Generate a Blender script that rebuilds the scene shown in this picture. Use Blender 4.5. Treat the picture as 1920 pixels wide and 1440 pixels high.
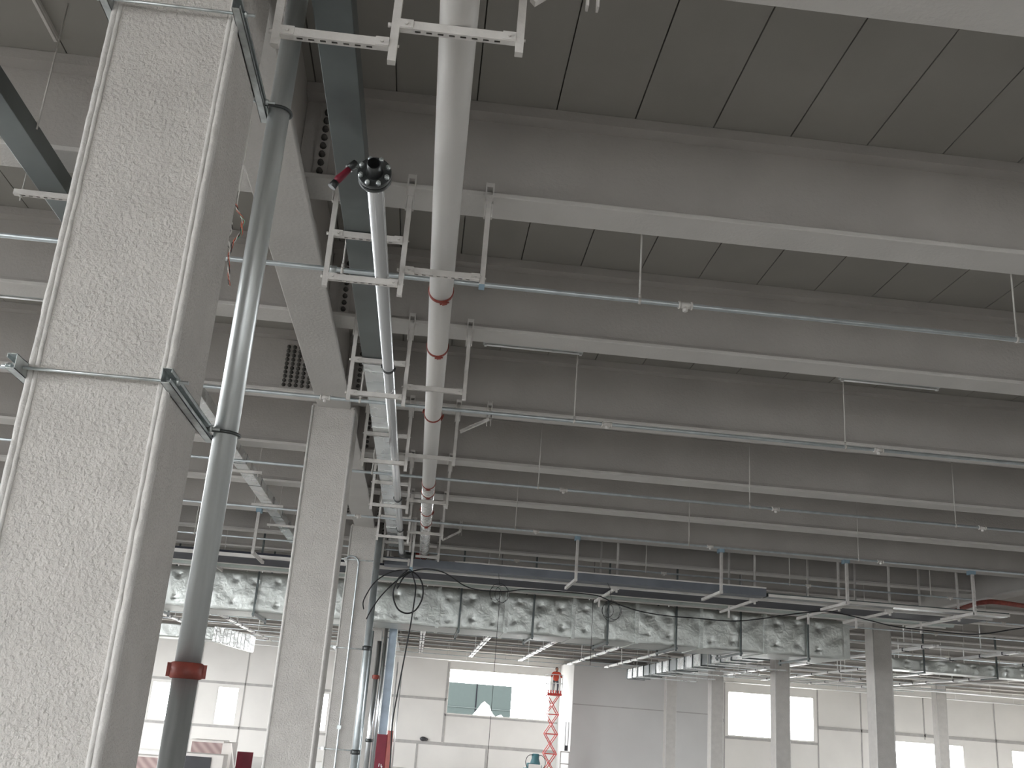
import bpy, math, random
from mathutils import Vector, Matrix

random.seed(7)
S = bpy.context.scene
for _o in list(bpy.data.objects):
    bpy.data.objects.remove(_o)
C = S.collection

# ------------------------------------------------------------------ camera, sky, light, exposure
Z0 = 3.1                      # the camera's height above the hall floor; builders below use heights from the camera
YAW, PITCH, ROLL, FPX = 0.0680, 0.3210, 0.0752, 1913.3
_cy, _sy, _cp, _sp = math.cos(YAW), math.sin(YAW), math.cos(PITCH), math.sin(PITCH)
_fwd = Vector((_sy * _cp, _cy * _cp, _sp))
_right = Vector((_cy, -_sy, 0))
_up = _right.cross(_fwd)
_cr, _sr = math.cos(ROLL), math.sin(ROLL)
_r2 = _right * _cr + _up * _sr
_u2 = _up * _cr - _right * _sr
cam = bpy.data.cameras.new('camera')
cam.sensor_width = 36.0
cam.lens = 36.0 * FPX / 1920.0
cam.clip_start, cam.clip_end = 0.05, 600
co = bpy.data.objects.new('camera', cam)
C.objects.link(co)
co.matrix_world = Matrix(((_r2.x, _u2.x, -_fwd.x, 0), (_r2.y, _u2.y, -_fwd.y, 0), (_r2.z, _u2.z, -_fwd.z, Z0), (0, 0, 0, 1)))
S.camera = co


def seen(x, y, z, m=30):
    """is a point (height from the camera) inside the photographed frame? used only to leave out what the photo shows nothing of"""
    v = Vector((x, y, z))
    d = v.dot(_fwd)
    if d < 0.3:
        return False
    u, w = 960 + FPX * v.dot(_r2) / d, 720 - FPX * v.dot(_u2) / d
    return -m < u < 1920 + m and -m < w < 1440 + m


w = bpy.data.worlds.new('overcast_sky')
S.world = w
w.use_nodes = True
bg = w.node_tree.nodes['Background']
bg.inputs[0].default_value = (0.95, 0.975, 1.0, 1)
bg.inputs[1].default_value = 11.0
S.view_settings.view_transform = 'Standard'
S.view_settings.look = 'None'
S.view_settings.exposure = 0.8
S.view_settings.gamma = 1.0
S.view_settings.use_curve_mapping = False


def portal(name, loc, rot, sx, sy):
    l = bpy.data.lights.new(name, 'AREA')
    l.shape = 'RECTANGLE'
    l.size, l.size_y = sx, sy
    l.cycles.is_portal = True
    o = bpy.data.objects.new(name, l)
    o.location = loc
    o.rotation_euler = rot
    C.objects.link(o)


# sampling guides in the far windows and the added, unseen rear and side openings (they give no light of their own)
portal('unseen_opening_rear', (6.5, -26.4, 2.3), (math.radians(90), 0, 0), 76, 4.6)
portal('unseen_opening_side_a', (47.5, 49, 3.9), (0, math.radians(90), 0), 6.4, 37)
portal('unseen_opening_side_b', (-27.5, 49, 3.9), (0, math.radians(-90), 0), 6.4, 37)
portal('unseen_opening_side_c', (-27.5, 0, 3.3), (0, math.radians(-90), 0), 6.7, 48)
portal('opening_far', (5.5, 70.5, Z0 + 1.8), (math.radians(-90), 0, 0), 7, 3)
portal('opening_far_b', (23.8, 70.5, Z0 + 1.8), (math.radians(-90), 0, 0), 6, 3)


# ------------------------------------------------------------------ materials
def new_mat(name):
    m = bpy.data.materials.new(name)
    m.use_nodes = True
    nt = m.node_tree
    return m, nt, nt.nodes['Principled BSDF'], nt.nodes, nt.links


def mat(name, col, rough=0.6, metal=0.0, var=0.06, vscale=3.0, bump=0.0, bscale=40.0, bdist=0.01, spec=0.5, stretch=None, rvar=0.0):
    m, nt, b, N, L = new_mat(name)
    tc = N.new('ShaderNodeTexCoord')
    mp = N.new('ShaderNodeMapping')
    L.new(tc.outputs['Object'], mp.inputs[0])
    if stretch:
        mp.inputs['Scale'].default_value = stretch
    nz = N.new('ShaderNodeTexNoise')
    nz.inputs['Scale'].default_value = vscale
    nz.inputs['Detail'].default_value = 5
    L.new(mp.outputs[0], nz.inputs['Vector'])
    rp = N.new('ShaderNodeValToRGB')
    rp.color_ramp.elements[0].position = 0.3
    rp.color_ramp.elements[1].position = 0.7
    lo = [max(0, c * (1 - var)) for c in col]
    hi = [min(1, c * (1 + var)) for c in col]
    rp.color_ramp.elements[0].color = (*lo, 1)
    rp.color_ramp.elements[1].color = (*hi, 1)
    L.new(nz.outputs['Fac'], rp.inputs[0])
    L.new(rp.outputs[0], b.inputs['Base Color'])
    b.inputs['Roughness'].default_value = rough
    b.inputs['Metallic'].default_value = metal
    b.inputs['Specular IOR Level'].default_value = spec
    if rvar:
        mr = N.new('ShaderNodeMapRange')
        mr.inputs['To Min'].default_value = rough - rvar
        mr.inputs['To Max'].default_value = rough + rvar
        L.new(nz.outputs['Fac'], mr.inputs[0])
        L.new(mr.outputs[0], b.inputs['Roughness'])
    if bump:
        n2 = N.new('ShaderNodeTexNoise')
        n2.inputs['Scale'].default_value = bscale
        n2.inputs['Detail'].default_value = 3
        L.new(tc.outputs['Object'], n2.inputs['Vector'])
        bp = N.new('ShaderNodeBump')
        bp.inputs['Strength'].default_value = bump
        bp.inputs['Distance'].default_value = bdist
        L.new(n2.outputs['Fac'], bp.inputs['Height'])
        L.new(bp.outputs[0], b.inputs['Normal'])
    return m


def foil_mat(name, col, scale, strength, rough):
    m, nt, b, N, L = new_mat(name)
    tc = N.new('ShaderNodeTexCoord')
    v = N.new('ShaderNodeTexVoronoi')
    v.inputs['Scale'].default_value = scale
    L.new(tc.outputs['Object'], v.inputs['Vector'])
    n = N.new('ShaderNodeTexNoise')
    n.inputs['Scale'].default_value = scale * 2.2
    n.inputs['Detail'].default_value = 6
    n.inputs['Distortion'].default_value = 1.2
    L.new(tc.outputs['Object'], n.inputs['Vector'])
    a = N.new('ShaderNodeMath')
    a.operation = 'ADD'
    L.new(v.outputs['Distance'], a.inputs[0])
    L.new(n.outputs['Fac'], a.inputs[1])
    bp = N.new('ShaderNodeBump')
    bp.inputs['Strength'].default_value = strength
    bp.inputs['Distance'].default_value = 0.12
    L.new(a.outputs[0], bp.inputs['Height'])
    L.new(bp.outputs[0], b.inputs['Normal'])
    b.inputs['Base Color'].default_value = (*col, 1)
    b.inputs['Metallic'].default_value = 1.0
    b.inputs['Roughness'].default_value = rough
    return m


M = {}
M['stucco'] = mat('sprayed_stucco', (0.56, 0.535, 0.505), 0.95, var=0.05, vscale=5, bump=0.9, bscale=58, bdist=0.016, spec=0.15)
M['bead'] = mat('stucco_bead', (0.63, 0.61, 0.585), 0.9, var=0.06, vscale=14, bump=0.8, bscale=38, bdist=0.012, spec=0.2)
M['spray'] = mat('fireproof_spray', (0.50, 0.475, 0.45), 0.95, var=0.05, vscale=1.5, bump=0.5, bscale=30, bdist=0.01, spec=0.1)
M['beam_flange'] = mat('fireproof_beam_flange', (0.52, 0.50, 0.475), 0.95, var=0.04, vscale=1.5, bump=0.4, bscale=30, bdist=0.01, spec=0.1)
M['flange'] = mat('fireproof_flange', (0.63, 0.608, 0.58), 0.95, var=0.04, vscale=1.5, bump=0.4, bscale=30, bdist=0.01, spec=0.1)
M['bolt_dark'] = mat('dark_sprayed_bolts', (0.12, 0.115, 0.105), 0.8, var=0.1, spec=0.2)
M['deck'] = mat('grey_deck_panel', (0.36, 0.345, 0.315), 0.9, var=0.06, vscale=0.8, bump=0.15, bscale=20, spec=0.1)
M['galv'] = mat('galvanised_steel', (0.56, 0.585, 0.585), 0.34, 0.6, var=0.3, vscale=7, stretch=(1, 1, 0.07), rvar=0.12)
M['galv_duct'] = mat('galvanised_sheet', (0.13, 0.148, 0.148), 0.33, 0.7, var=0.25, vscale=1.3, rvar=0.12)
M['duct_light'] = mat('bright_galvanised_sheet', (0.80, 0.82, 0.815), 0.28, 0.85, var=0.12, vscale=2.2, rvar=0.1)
M['chrome'] = mat('bright_zinc_pipe', (0.74, 0.76, 0.78), 0.24, 1.0, var=0.06, vscale=4, stretch=(1, 0.1, 1), rvar=0.05)
M['zinc'] = mat('zinc_fittings', (0.62, 0.66, 0.66), 0.38, 0.9, var=0.2, vscale=14, rvar=0.1)
M['dark_steel'] = mat('dark_cast_steel', (0.085, 0.09, 0.09), 0.4, 0.7, var=0.2, vscale=12)
M['strut'] = mat('white_coated_strut', (0.66, 0.635, 0.605), 0.75, var=0.08, vscale=9, bump=0.25, bscale=60, spec=0.3)
M['blue_tape'] = mat('blue_paint_tip', (0.27, 0.38, 0.46), 0.7, var=0.15)
M['white_pipe'] = mat('white_painted_pipe', (0.62, 0.60, 0.57), 0.5, var=0.06, vscale=2, bump=0.1, bscale=30, stretch=(1, 0.2, 1))
M['galv_white'] = mat('whitened_galvanised_pipe', (0.84, 0.83, 0.82), 0.27, 0.9, var=0.12, vscale=9, rvar=0.1)
M['red'] = mat('red_coupling_paint', (0.33, 0.045, 0.03), 0.5, var=0.25, vscale=10)
M['rust'] = mat('rusty_red_coupling', (0.24, 0.045, 0.03), 0.55, var=0.3, vscale=12)
M['spr'] = mat('galvanised_sprinkler_pipe', (0.60, 0.65, 0.67), 0.4, 0.9, var=0.12, vscale=6)
M['rod'] = mat('plain_rod', (0.58, 0.56, 0.53), 0.6, 0.2, var=0.1)
M['black'] = mat('black_rubber', (0.012, 0.012, 0.014), 0.6, var=0.1)
M['tray_blue'] = mat('blue_grey_tray', (0.15, 0.163, 0.185), 0.5, 0.4, var=0.1)
M['tray_dark'] = mat('dark_cables', (0.02, 0.022, 0.035), 0.6, var=0.2, vscale=5)
M['tray_rail'] = mat('pale_tray_rail', (0.68, 0.66, 0.63), 0.5, 0.1, var=0.08)
M['green_pipe'] = mat('pale_green_grey_pipe', (0.42, 0.46, 0.43), 0.5, 0.3, var=0.12)
M['foil'] = foil_mat('foil_wrap', (0.58, 0.605, 0.585), 3.0, 0.12, 0.36)
M['foil_fine'] = foil_mat('pleated_foil', (0.85, 0.86, 0.85), 2.0, 0.3, 0.3)
M['trunk'] = mat('white_trunking', (0.88, 0.88, 0.87), 0.3, 0.55, var=0.04)
M['floor'] = mat('pale_concrete', (0.68, 0.665, 0.64), 0.6, var=0.08, vscale=0.35, bump=0.1, bscale=8)
M['wall'] = mat('warm_white_wall', (0.70, 0.68, 0.65), 0.9, var=0.04, vscale=0.5, spec=0.2)
M['wall_groove'] = mat('wall_groove', (0.40, 0.385, 0.37), 0.9, var=0.1)
M['block'] = mat('grey_render', (0.58, 0.57, 0.555), 0.9, var=0.04, vscale=0.4, spec=0.2)
M['lift'] = mat('red_lift_paint', (0.62, 0.06, 0.045), 0.5, var=0.12)
M['maroon'] = mat('dark_red_paint', (0.20, 0.012, 0.03), 0.5, var=0.12)
M['salmon'] = mat('salmon_red_paint', (0.62, 0.16, 0.13), 0.5, var=0.1)
M['teal'] = mat('teal_paint', (0.06, 0.17, 0.19), 0.5, var=0.15)
M['offwhite'] = mat('offwhite_board', (0.78, 0.74, 0.70), 0.8, var=0.05)
M['black_panel'] = mat('charcoal_panel', (0.035, 0.035, 0.04), 0.5)
M['plastic'] = mat('white_sheet', (0.85, 0.85, 0.83), 0.7, var=0.05, bump=0.6, bscale=6)
M['facade'] = mat('grey_green_facade', (0.021, 0.026, 0.025), 0.8, var=0.03, spec=0.03)
M['facade_line'] = mat('dark_facade_joint', (0.004, 0.004, 0.005), 0.8, spec=0.03)
M['facade_pale'] = mat('pale_facade_joint', (0.034, 0.04, 0.039), 0.8, spec=0.03)
M['unseen_ground'] = mat('dark_unseen_ground', (0.07, 0.07, 0.07), 0.95, var=0.1, vscale=0.3)
M['ground'] = mat('bright_ground', (0.5, 0.49, 0.46), 0.95, var=0.1, vscale=0.1)
M['skin'] = mat('skin', (0.42, 0.22, 0.15), 0.6)
M['hair'] = mat('dark_hair', (0.015, 0.012, 0.01), 0.6)
M['vest'] = mat('orange_red_vest', (0.72, 0.11, 0.06), 0.8, var=0.1)
M['trousers'] = mat('grey_trousers', (0.12, 0.12, 0.14), 0.9)
M['wire_r'] = mat('red_wire', (0.5, 0.13, 0.08), 0.5)
M['wire_g'] = mat('green_wire', (0.16, 0.34, 0.24), 0.5)
M['wire_w'] = mat('white_wire', (0.68, 0.66, 0.62), 0.5)
M['wire_b'] = mat('dark_wire', (0.03, 0.03, 0.03), 0.5)
M['batten'] = mat('batten_housing', (0.52, 0.53, 0.52), 0.6, var=0.05)
M['blue_sheet'] = mat('pale_blue_sheet', (0.46, 0.54, 0.63), 0.4, 0.4, var=0.2, vscale=2)


def stripes_mat():
    m, nt, b, N, L = new_mat('striped_wrap')
    tc = N.new('ShaderNodeTexCoord')
    wv = N.new('ShaderNodeTexWave')
    wv.bands_direction = 'DIAGONAL'
    wv.inputs['Scale'].default_value = 1.6
    wv.inputs['Distortion'].default_value = 1.0
    L.new(tc.outputs['Object'], wv.inputs['Vector'])
    rp = N.new('ShaderNodeValToRGB')
    rp.color_ramp.elements[0].color = (0.50, 0.38, 0.36, 1)
    rp.color_ramp.elements[1].color = (0.34, 0.24, 0.23, 1)
    L.new(wv.outputs['Fac'], rp.inputs[0])
    L.new(rp.outputs[0], b.inputs['Base Color'])
    b.inputs['Roughness'].default_value = 0.6
    return m


M['stripes'] = stripes_mat()


# ------------------------------------------------------------------ mesh helpers
class MB:
    """collects faces (heights from the camera) and links them as ONE mesh object"""

    def __init__(self):
        self.v, self.f, self.mi, self.sm = [], [], [], []
        self.cur = 0
        self.smooth = False

    def mat(self, i):
        self.cur = i
        return self

    def add(self, vs, fs, smooth=None):
        n = len(self.v)
        self.v += [tuple(p) for p in vs]
        for f in fs:
            self.f.append(tuple(n + i for i in f))
            self.mi.append(self.cur)
            self.sm.append(self.smooth if smooth is None else smooth)
        return self

    def box(self, x0, x1, y0, y1, z0, z1):
        v = [(x, y, z) for z in (z0, z1) for y in (y0, y1) for x in (x0, x1)]
        return self.add(v, [(0, 2, 3, 1), (4, 5, 7, 6), (0, 1, 5, 4), (2, 6, 7, 3), (0, 4, 6, 2), (1, 3, 7, 5)])

    def obox(self, c, ax, ay, az):
        c, ax, ay, az = map(Vector, (c, ax, ay, az))
        v = [c + ax * sx + ay * sy + az * sz for sz in (-1, 1) for sy in (-1, 1) for sx in (-1, 1)]
        return self.add(v, [(0, 2, 3, 1), (4, 5, 7, 6), (0, 1, 5, 4), (2, 6, 7, 3), (0, 4, 6, 2), (1, 3, 7, 5)])

    def bar(self, a, b, wd, ht, up=(0, 0, 1)):
        a, b = Vector(a), Vector(b)
        d = (b - a)
        t = d.normalized()
        u = Vector(up)
        s = t.cross(u)
        if s.length < 1e-4:
            s = t.cross(Vector((1, 0, 0)))
        s.normalize()
        u = s.cross(t)
        return self.obox((a + b) / 2, t * d.length / 2, s * wd / 2, u * ht / 2)

    def tube(self, pts, r, n=12, cap=True):
        pts = [Vector(p) for p in pts]
        k = len(pts)
        rs = r if isinstance(r, (list, tuple)) else [r] * k
        base = len(self.v)
        ref = None
        vs = []
        for i, p in enumerate(pts):
            a = pts[max(0, i - 1)]
            b = pts[min(k - 1, i + 1)]
            t = (b - a)
            if t.length < 1e-9:
                t = ref_t
            t = t.normalized()
            ref_t = t
            if ref is None:
                ref = Vector((0, 0, 1)) if abs(t.z) < 0.9 else Vector((1, 0, 0))
            s = (ref - t * ref.dot(t))
            if s.length < 1e-5:
                s = Vector((0, 1, 0)) - t * t.y
            s.normalize()
            ref = s
            q = t.cross(s)
            for j in range(n):
                an = 2 * math.pi * j / n
                vs.append(p + (s * math.cos(an) + q * math.sin(an)) * rs[i])
        fs = []
        for i in range(k - 1):
            for j in range(n):
                j2 = (j + 1) % n
                fs.append((i * n + j, i * n + j2, (i + 1) * n + j2, (i + 1) * n + j))
        self.add(vs, fs, True)
        if cap:
            for i, flip in ((0, True), (k - 1, False)):
                idx = [base + i * n + j for j in range(n)]
                self.f.append(tuple(reversed(idx) if flip else idx))
                self.mi.append(self.cur)
                self.sm.append(False)
        return self

    def sphere(self, c, r, n=10, m=6, sx=1, sy=1, sz=1):
        c = Vector(c)
        vs, fs = [c + Vector((0, 0, r * sz))], []
        for i in range(1, m):
            th = math.pi * i / m
            for j in range(n):
                ph = 2 * math.pi * j / n
                vs.append(c + Vector((r * sx * math.sin(th) * math.cos(ph), r * sy * math.sin(th) * math.sin(ph), r * sz * math.cos(th))))
        vs.append(c - Vector((0, 0, r * sz)))
        for j in range(n):
            fs.append((0, 1 + j, 1 + (j + 1) % n))
        for i in range(m - 2):
            for j in range(n):
                a, b = 1 + i * n + j, 1 + i * n + (j + 1) % n
                fs.append((a, a + n, b + n, b))
        e = len(vs) - 1
        o = 1 + (m - 2) * n
        for j in range(n):
            fs.append((e, o + (j + 1) % n, o + j))
        return self.add(vs, fs, True)

    def prism_x(self, prof, x0, x1, smooth=False):
        """profile of (y, z) points extruded along x"""
        n = len(prof)
        vs = [(x0, y, z) for y, z in prof] + [(x1, y, z) for y, z in prof]
        fs = [(i, n + i, n + (i + 1) % n, (i + 1) % n) for i in range(n)]
        fs += [tuple(range(n)), tuple(reversed(range(n, 2 * n)))]
        return self.add(vs, fs, smooth)

    def slotted(self, a, b, wd, ht, down, pitch=0.06, slot=(0.03, 0.014), margin=0.05):
        """hollow rectangular strut from a to b whose face towards `down` carries a row of real slots"""
        a, b, dn = Vector(a), Vector(b), Vector(down).normalized()
        d = b - a
        Ln = d.length
        t = d / Ln
        s = t.cross(dn).normalized()
        th = 0.003

        def P(x, y, z):
            return a + t * x + s * y + dn * z
        hw, hh = wd / 2, ht / 2

        def face(p):
            self.add(p, [(0, 1, 2, 3)])
        for sg in (-1, 1):
            face([P(0, sg * hw, -hh), P(Ln, sg * hw, -hh), P(Ln, sg * hw, hh), P(0, sg * hw, hh)])
        face([P(0, -hw, -hh), P(Ln, -hw, -hh), P(Ln, hw, -hh), P(0, hw, -hh)])
        face([P(0, -hw, -hh), P(0, hw, -hh), P(0, hw, hh), P(0, -hw, hh)])
        face([P(Ln, -hw, -hh), P(Ln, hw, -hh), P(Ln, hw, hh), P(Ln, -hw, hh)])
        sw = slot[1] / 2
        face([P(0, -hw, hh), P(Ln, -hw, hh), P(Ln, -sw, hh), P(0, -sw, hh)])
        face([P(0, sw, hh), P(Ln, sw, hh), P(Ln, hw, hh), P(0, hw, hh)])
        x = 0.0
        n = max(1, int((Ln - 2 * margin) / pitch))
        st = (Ln - (n - 1) * pitch - slot[0]) / 2
        for i in range(n):
            x1 = st + i * pitch
            face([P(x, -sw, hh), P(x1, -sw, hh), P(x1, sw, hh), P(x, sw, hh)])
            x = x1 + slot[0]
        face([P(x, -sw, hh), P(Ln, -sw, hh), P(Ln, sw, hh), P(x, sw, hh)])
        return self

    def build(self, name, mats, parent=None, loc=None, bevel=0.0):
        if not isinstance(mats, (list, tuple)):
            mats = [mats]
        if parent is not None:
            org = Vector(parent['_org'])
        else:
            org = Vector(loc) if loc is not None else Vector((0, 0, -Z0))
        me = bpy.data.meshes.new(name)
        me.from_pydata([tuple(Vector(p) - org) for p in self.v], [], self.f)
        for mt in mats:
            me.materials.append(mt)
        me.polygons.foreach_set('material_index', self.mi)
        me.polygons.foreach_set('use_smooth', self.sm)
        me.update()
        o = bpy.data.objects.new(name, me)
        C.objects.link(o)
        if parent is not None:
            o.parent = parent
        else:
            o.location = org + Vector((0, 0, Z0))
        o['_org'] = tuple(org)
        if bevel:
            bv = o.modifiers.new('edge', 'BEVEL')
            bv.width = bevel
            bv.segments = 2
        return o


def tag(o, label, cat, group=None, kind=None):
    o['label'] = label
    o['category'] = cat
    if group:
        o['group'] = group
    if kind:
        o['kind'] = kind
    return o


def thing(name, loc, label, cat, group=None, kind='thing'):
    o = bpy.data.objects.new(name, None)
    o.empty_display_size = 0.2
    o.location = Vector(loc) + Vector((0, 0, Z0))
    o['_org'] = tuple(loc)
    C.objects.link(o)
    return tag(o, label, cat, group, kind)


def struct(o, label=None):
    o['kind'] = 'structure'
    if label:
        o['label'] = label
    return o


def copy_tree(o, delta, label, group=None):
    """a copy of a thing with copies of its parts and their sub-parts"""
    def rec(src, par):
        c = src.copy()
        C.objects.link(c)
        c.parent = par
        for ch in [k for k in bpy.data.objects if k.parent == src and k.name not in made]:
            made.add(rec(ch, c).name)
        return c
    made = set()
    kids = list(o.children)
    c = o.copy()
    C.objects.link(c)
    c.location = Vector(o.location) + Vector(delta)
    c['label'] = label
    if group:
        c['group'] = group
    for ch in kids:
        d = ch.copy()
        C.objects.link(d)
        d.parent = c
        for g in list(ch.children):
            e = g.copy()
            C.objects.link(e)
            e.parent = d
    return c


ORD = ['first', 'second', 'third', 'fourth', 'fifth', 'sixth', 'seventh', 'eighth', 'ninth', 'tenth', 'eleventh', 'twelfth', 'thirteenth',
       'fourteenth', 'fifteenth', 'sixteenth', 'seventeenth', 'eighteenth', 'nineteenth', 'twentieth', 'twenty-first', 'twenty-second', 'twenty-third']

# ------------------------------------------------------------------ the setting
FL = -Z0
XL, XR, YF, YB = -27.0, 47.0, 70.0, -26.0     # side walls, far wall, open rear edge
DECK = 5.12
BEAMX = (-17.6, -1.495, 14.6, 30.7)
JY = [4.776 + 3.1 * j for j in range(21)]

b = MB()
b.box(XL - 1, XR + 1, YB, YF + 0.4, FL - 0.3, FL)
struct(b.build('floor', M['floor']))
b = MB()                                        # unseen yard kept dark against bounced light, ground behind the windows kept bright
b.box(-120, 130, -90, YB, FL - 0.35, FL - 0.05)
b.box(-120, XL - 1, YB, YF + 0.4, FL - 0.35, FL - 0.05)
b.box(XR + 1, 130, YB, YF + 0.4, FL - 0.35, FL - 0.05)
b.mat(1).box(-120, 130, YF + 0.4, 240, FL - 0.35, FL - 0.05)
struct(b.build('ground', [M['unseen_ground'], M['ground']]))

b = MB()                                        # roof deck: panels 0.70 m wide with open joints, a slab above them
x = 0.034 - 0.7 * 49
while x < XR:
    b.box(x + 0.006, x + 0.694, YB, YF, DECK, DECK + 0.05)
    x += 0.7
b.box(XL, XR, YB, YF, DECK + 0.05, DECK + 0.4)
struct(b.build('ceiling', M['deck']))


def wall_y(name, m, y0, y1, x0, x1, z0, z1, holes):
    """wall slab facing along y with rectangular openings (xa, xb, za, zb)"""
    b = MB()
    xs = sorted(set([x0, x1] + [h[i] for h in holes for i in (0, 1)]))
    for xa, xb in zip(xs[:-1], xs[1:]):
        cut = sorted([(h[2], h[3]) for h in holes if h[0] <= xa + 1e-6 and h[1] >= xb - 1e-6])
        z = z0
        for za, zb in cut:
            if za > z + 1e-6:
                b.box(xa, xb, y0, y1, z, za)
            z = max(z, zb)
        if z < z1:
            b.box(xa, xb, y0, y1, z, z1)
    return b


WIN = [(-21.0, -19.65, -1.34, 1.0), (-16.85, -15.5, -1.34, 1.0), (-12.68, -11.33, -1.36, 0.98), (-6.9, -5.55, -1.3, 1.04),
       (2.08, 8.85, 0.36, 3.22),
       (20.84, 26.75, 0.32, 3.16), (31.2, 37.1, -2.2, 0.80), (40.45, 46.2, -2.2, 0.74)]
b = wall_y('wall_far', None, YF, YF + 0.35, XL - 1, XR + 1, FL, DECK, WIN)
far = struct(b.build('wall_far', [M['wall'], M['wall_groove']]))
g = MB()                                         # shallow mortar-like bands and joints of the panel wall, proud by 2 cm


def gx(x0, x1, z, t=0.10):
    g.box(x0, x1, YF - 0.03, YF, z - t / 2, z + t / 2)


def gz(x, z0, z1, t=0.10):
    g.box(x - t / 2, x + t / 2, YF - 0.03, YF, z0, z1)


gx(XL, 2.0, 1.22, 0.16)
gx(XL, -2.2, -1.46, 0.16)
gx(-2.0, 9.4, -1.52, 0.2)
gx(2.0, 9.4, 0.27, 0.12)
gx(18.7, 20.6, 1.25, 0.2)
gx(27.0, XR, 1.25, 0.2)
gx(20.6, 27.0, 0.2, 0.16)
for xx in (-19.0, -14.0, -11.0, -8.2, -4.3):
    gz(xx, FL, 3.7, 0.07)
gz(2.0, -1.4, 3.6, 0.14)
gz(0.4, FL, -1.6, 0.12)
gz(4.9, FL, -1.6, 0.14)
for xx in (20.6, 27.0, 30.0, 34.4, 39.4, 43.2):
    gz(xx, FL if xx not in (34.4, 43.2) else 1.0, 3.7, 0.08)
struct(g.build('trim_1', M['wall_groove']))
for i, (xa, xb, za, zb) in enumerate(WIN):      # slim reveals of the unglazed openings
    b = MB()
    t = 0.05
    for bx_ in ((xa, xa + t, za, zb), (xb - t, xb, za, zb), (xa + t, xb - t, za, za + t), (xa + t, xb - t, zb - t, zb)):
        b.box(bx_[0], bx_[1], YF + 0.02, YF + 0.33, bx_[2], bx_[3])
    struct(b.build('window_%d' % (i + 1), M['wall']))
b = MB()
b.box(9.46, 18.62, 64.0, YF, FL, 3.94)
b.mat(1).box(9.5, 18.62, 63.985, 64.0, 1.40, 1.46)
struct(b.build('wall_core', [M['block'], M['wall_groove']]))


def wall_x(name, x0, x1, holes):
    b = MB()
    ys = sorted(set([YB, YF] + [h[i] for h in holes for i in (0, 1)]))
    for ya, yb in zip(ys[:-1], ys[1:]):
        cut = sorted([(h[2], h[3]) for h in holes if h[0] <= ya + 1e-6 and h[1] >= yb - 1e-6])
        z = FL
        for za, zb in cut:
            if za > z:
                b.box(x0, x1, ya, yb, z, za)
            z = max(z, zb)
        b.box(x0, x1, ya, yb, z, DECK)
    return struct(b.build(name, M['wall']))


SIDE = [(y, y + 8.6, FL, 3.6) for y in (-24, -14.5, -5, 4.5, 14)] + [(y, y + 8.9, FL + 0.1, 3.9) for y in (29, 38.3, 47.6, 56.9)]  # unseen side openings, added and sized to steer daylight into the hall
wall_x('wall_left', XL - 0.4, XL, SIDE)
wall_x('wall_right', XR, XR + 0.4, SIDE[5:7])
REAR = [(xx, xx + 5.0, FL, 0.9 if xx < 8 else -0.2) for xx in (-24, -17, -10, -3, 4, 11, 18, 25, 32, 39)]  # unseen rear openings, sized to set how much light arrives frontally
b = wall_y('wall_rear', None, YB - 0.35, YB, XL - 1, XR + 1, FL, DECK, REAR)
struct(b.build('wall_rear', M['wall']))

# ------------------------------------------------------------------ columns
CY = [4.66 + 9.3 * k for k in range(7)]


def column(x, y, label, near=False):
    hx, hy = 0.295, 0.32
    t = thing('column', (x, y, FL), label, 'column', 'sprayed columns of the hall')
    b = MB()
    b.box(x - hx, x + hx, y - hy, y + hy, FL, 4.0)
    b.build('shaft', M['stucco'], t, bevel=0.02)
    for sx in (-1, 1):
        for sy in (-1, 1):
            if sy > 0:
                continue
            b = MB()
            if near:
                random.seed(int(x * 7 + sx * 3 + sy))
                for off, r0 in (((0.0, 0.0), 0.017), ((0.024 * -sx, 0.004 * sy), 0.012), ((0.002 * sx, 0.026 * -sy), 0.012)):
                    pts, rr = [], []
                    z = FL
                    while z < 4.0:
                        pts.append((x + sx * (hx - 0.006) + off[0] + random.uniform(-1, 1) * 0.0012, y + sy * (hy - 0.006) + off[1] + random.uniform(-1, 1) * 0.0012, z))
                        rr.append(r0 * random.uniform(0.92, 1.08))
                        z += 0.05
                    b.tube(pts, rr, 8)
            else:
                b.tube([(x + sx * (hx - 0.01), y + sy * (hy - 0.01), FL), (x + sx * (hx - 0.01), y + sy * (hy - 0.01), 3.96)], 0.022, 8)
            b.build('corner_bead', M['bead'], t)
    return t


COL_LABEL = ['huge rough stucco column with clamped struts and a riser pipe beside it', 'plain sprayed column behind the near riser pipe, first beyond the huge column',
             'sprayed column with conduits on its face, second beyond the huge column', 'sprayed column beside bright twin pipes, third beyond the huge column',
             'sprayed column above the dark red cabinet, fourth beyond the huge column', 'distant sprayed column, fifth beyond the huge column']
for k in range(6):
    column(BEAMX[1], CY[k], COL_LABEL[k], k == 0)
for k, lb in ((3, 'bulky pale column crossed at its top by the sagging black cable'), (4, 'pale column standing before the wide white window of the end wall'),
              (5, 'pale column close to the edge of the grey block wall, under the panelled duct'), (6, 'slim far column in front of the grey block wall')):
    column(BEAMX[2], CY[k], lb)
column(BEAMX[3], CY[6], 'thin far column between the low white windows')
column(BEAMX[0], CY[5], 'far column in the row behind the huge stucco column')

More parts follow.
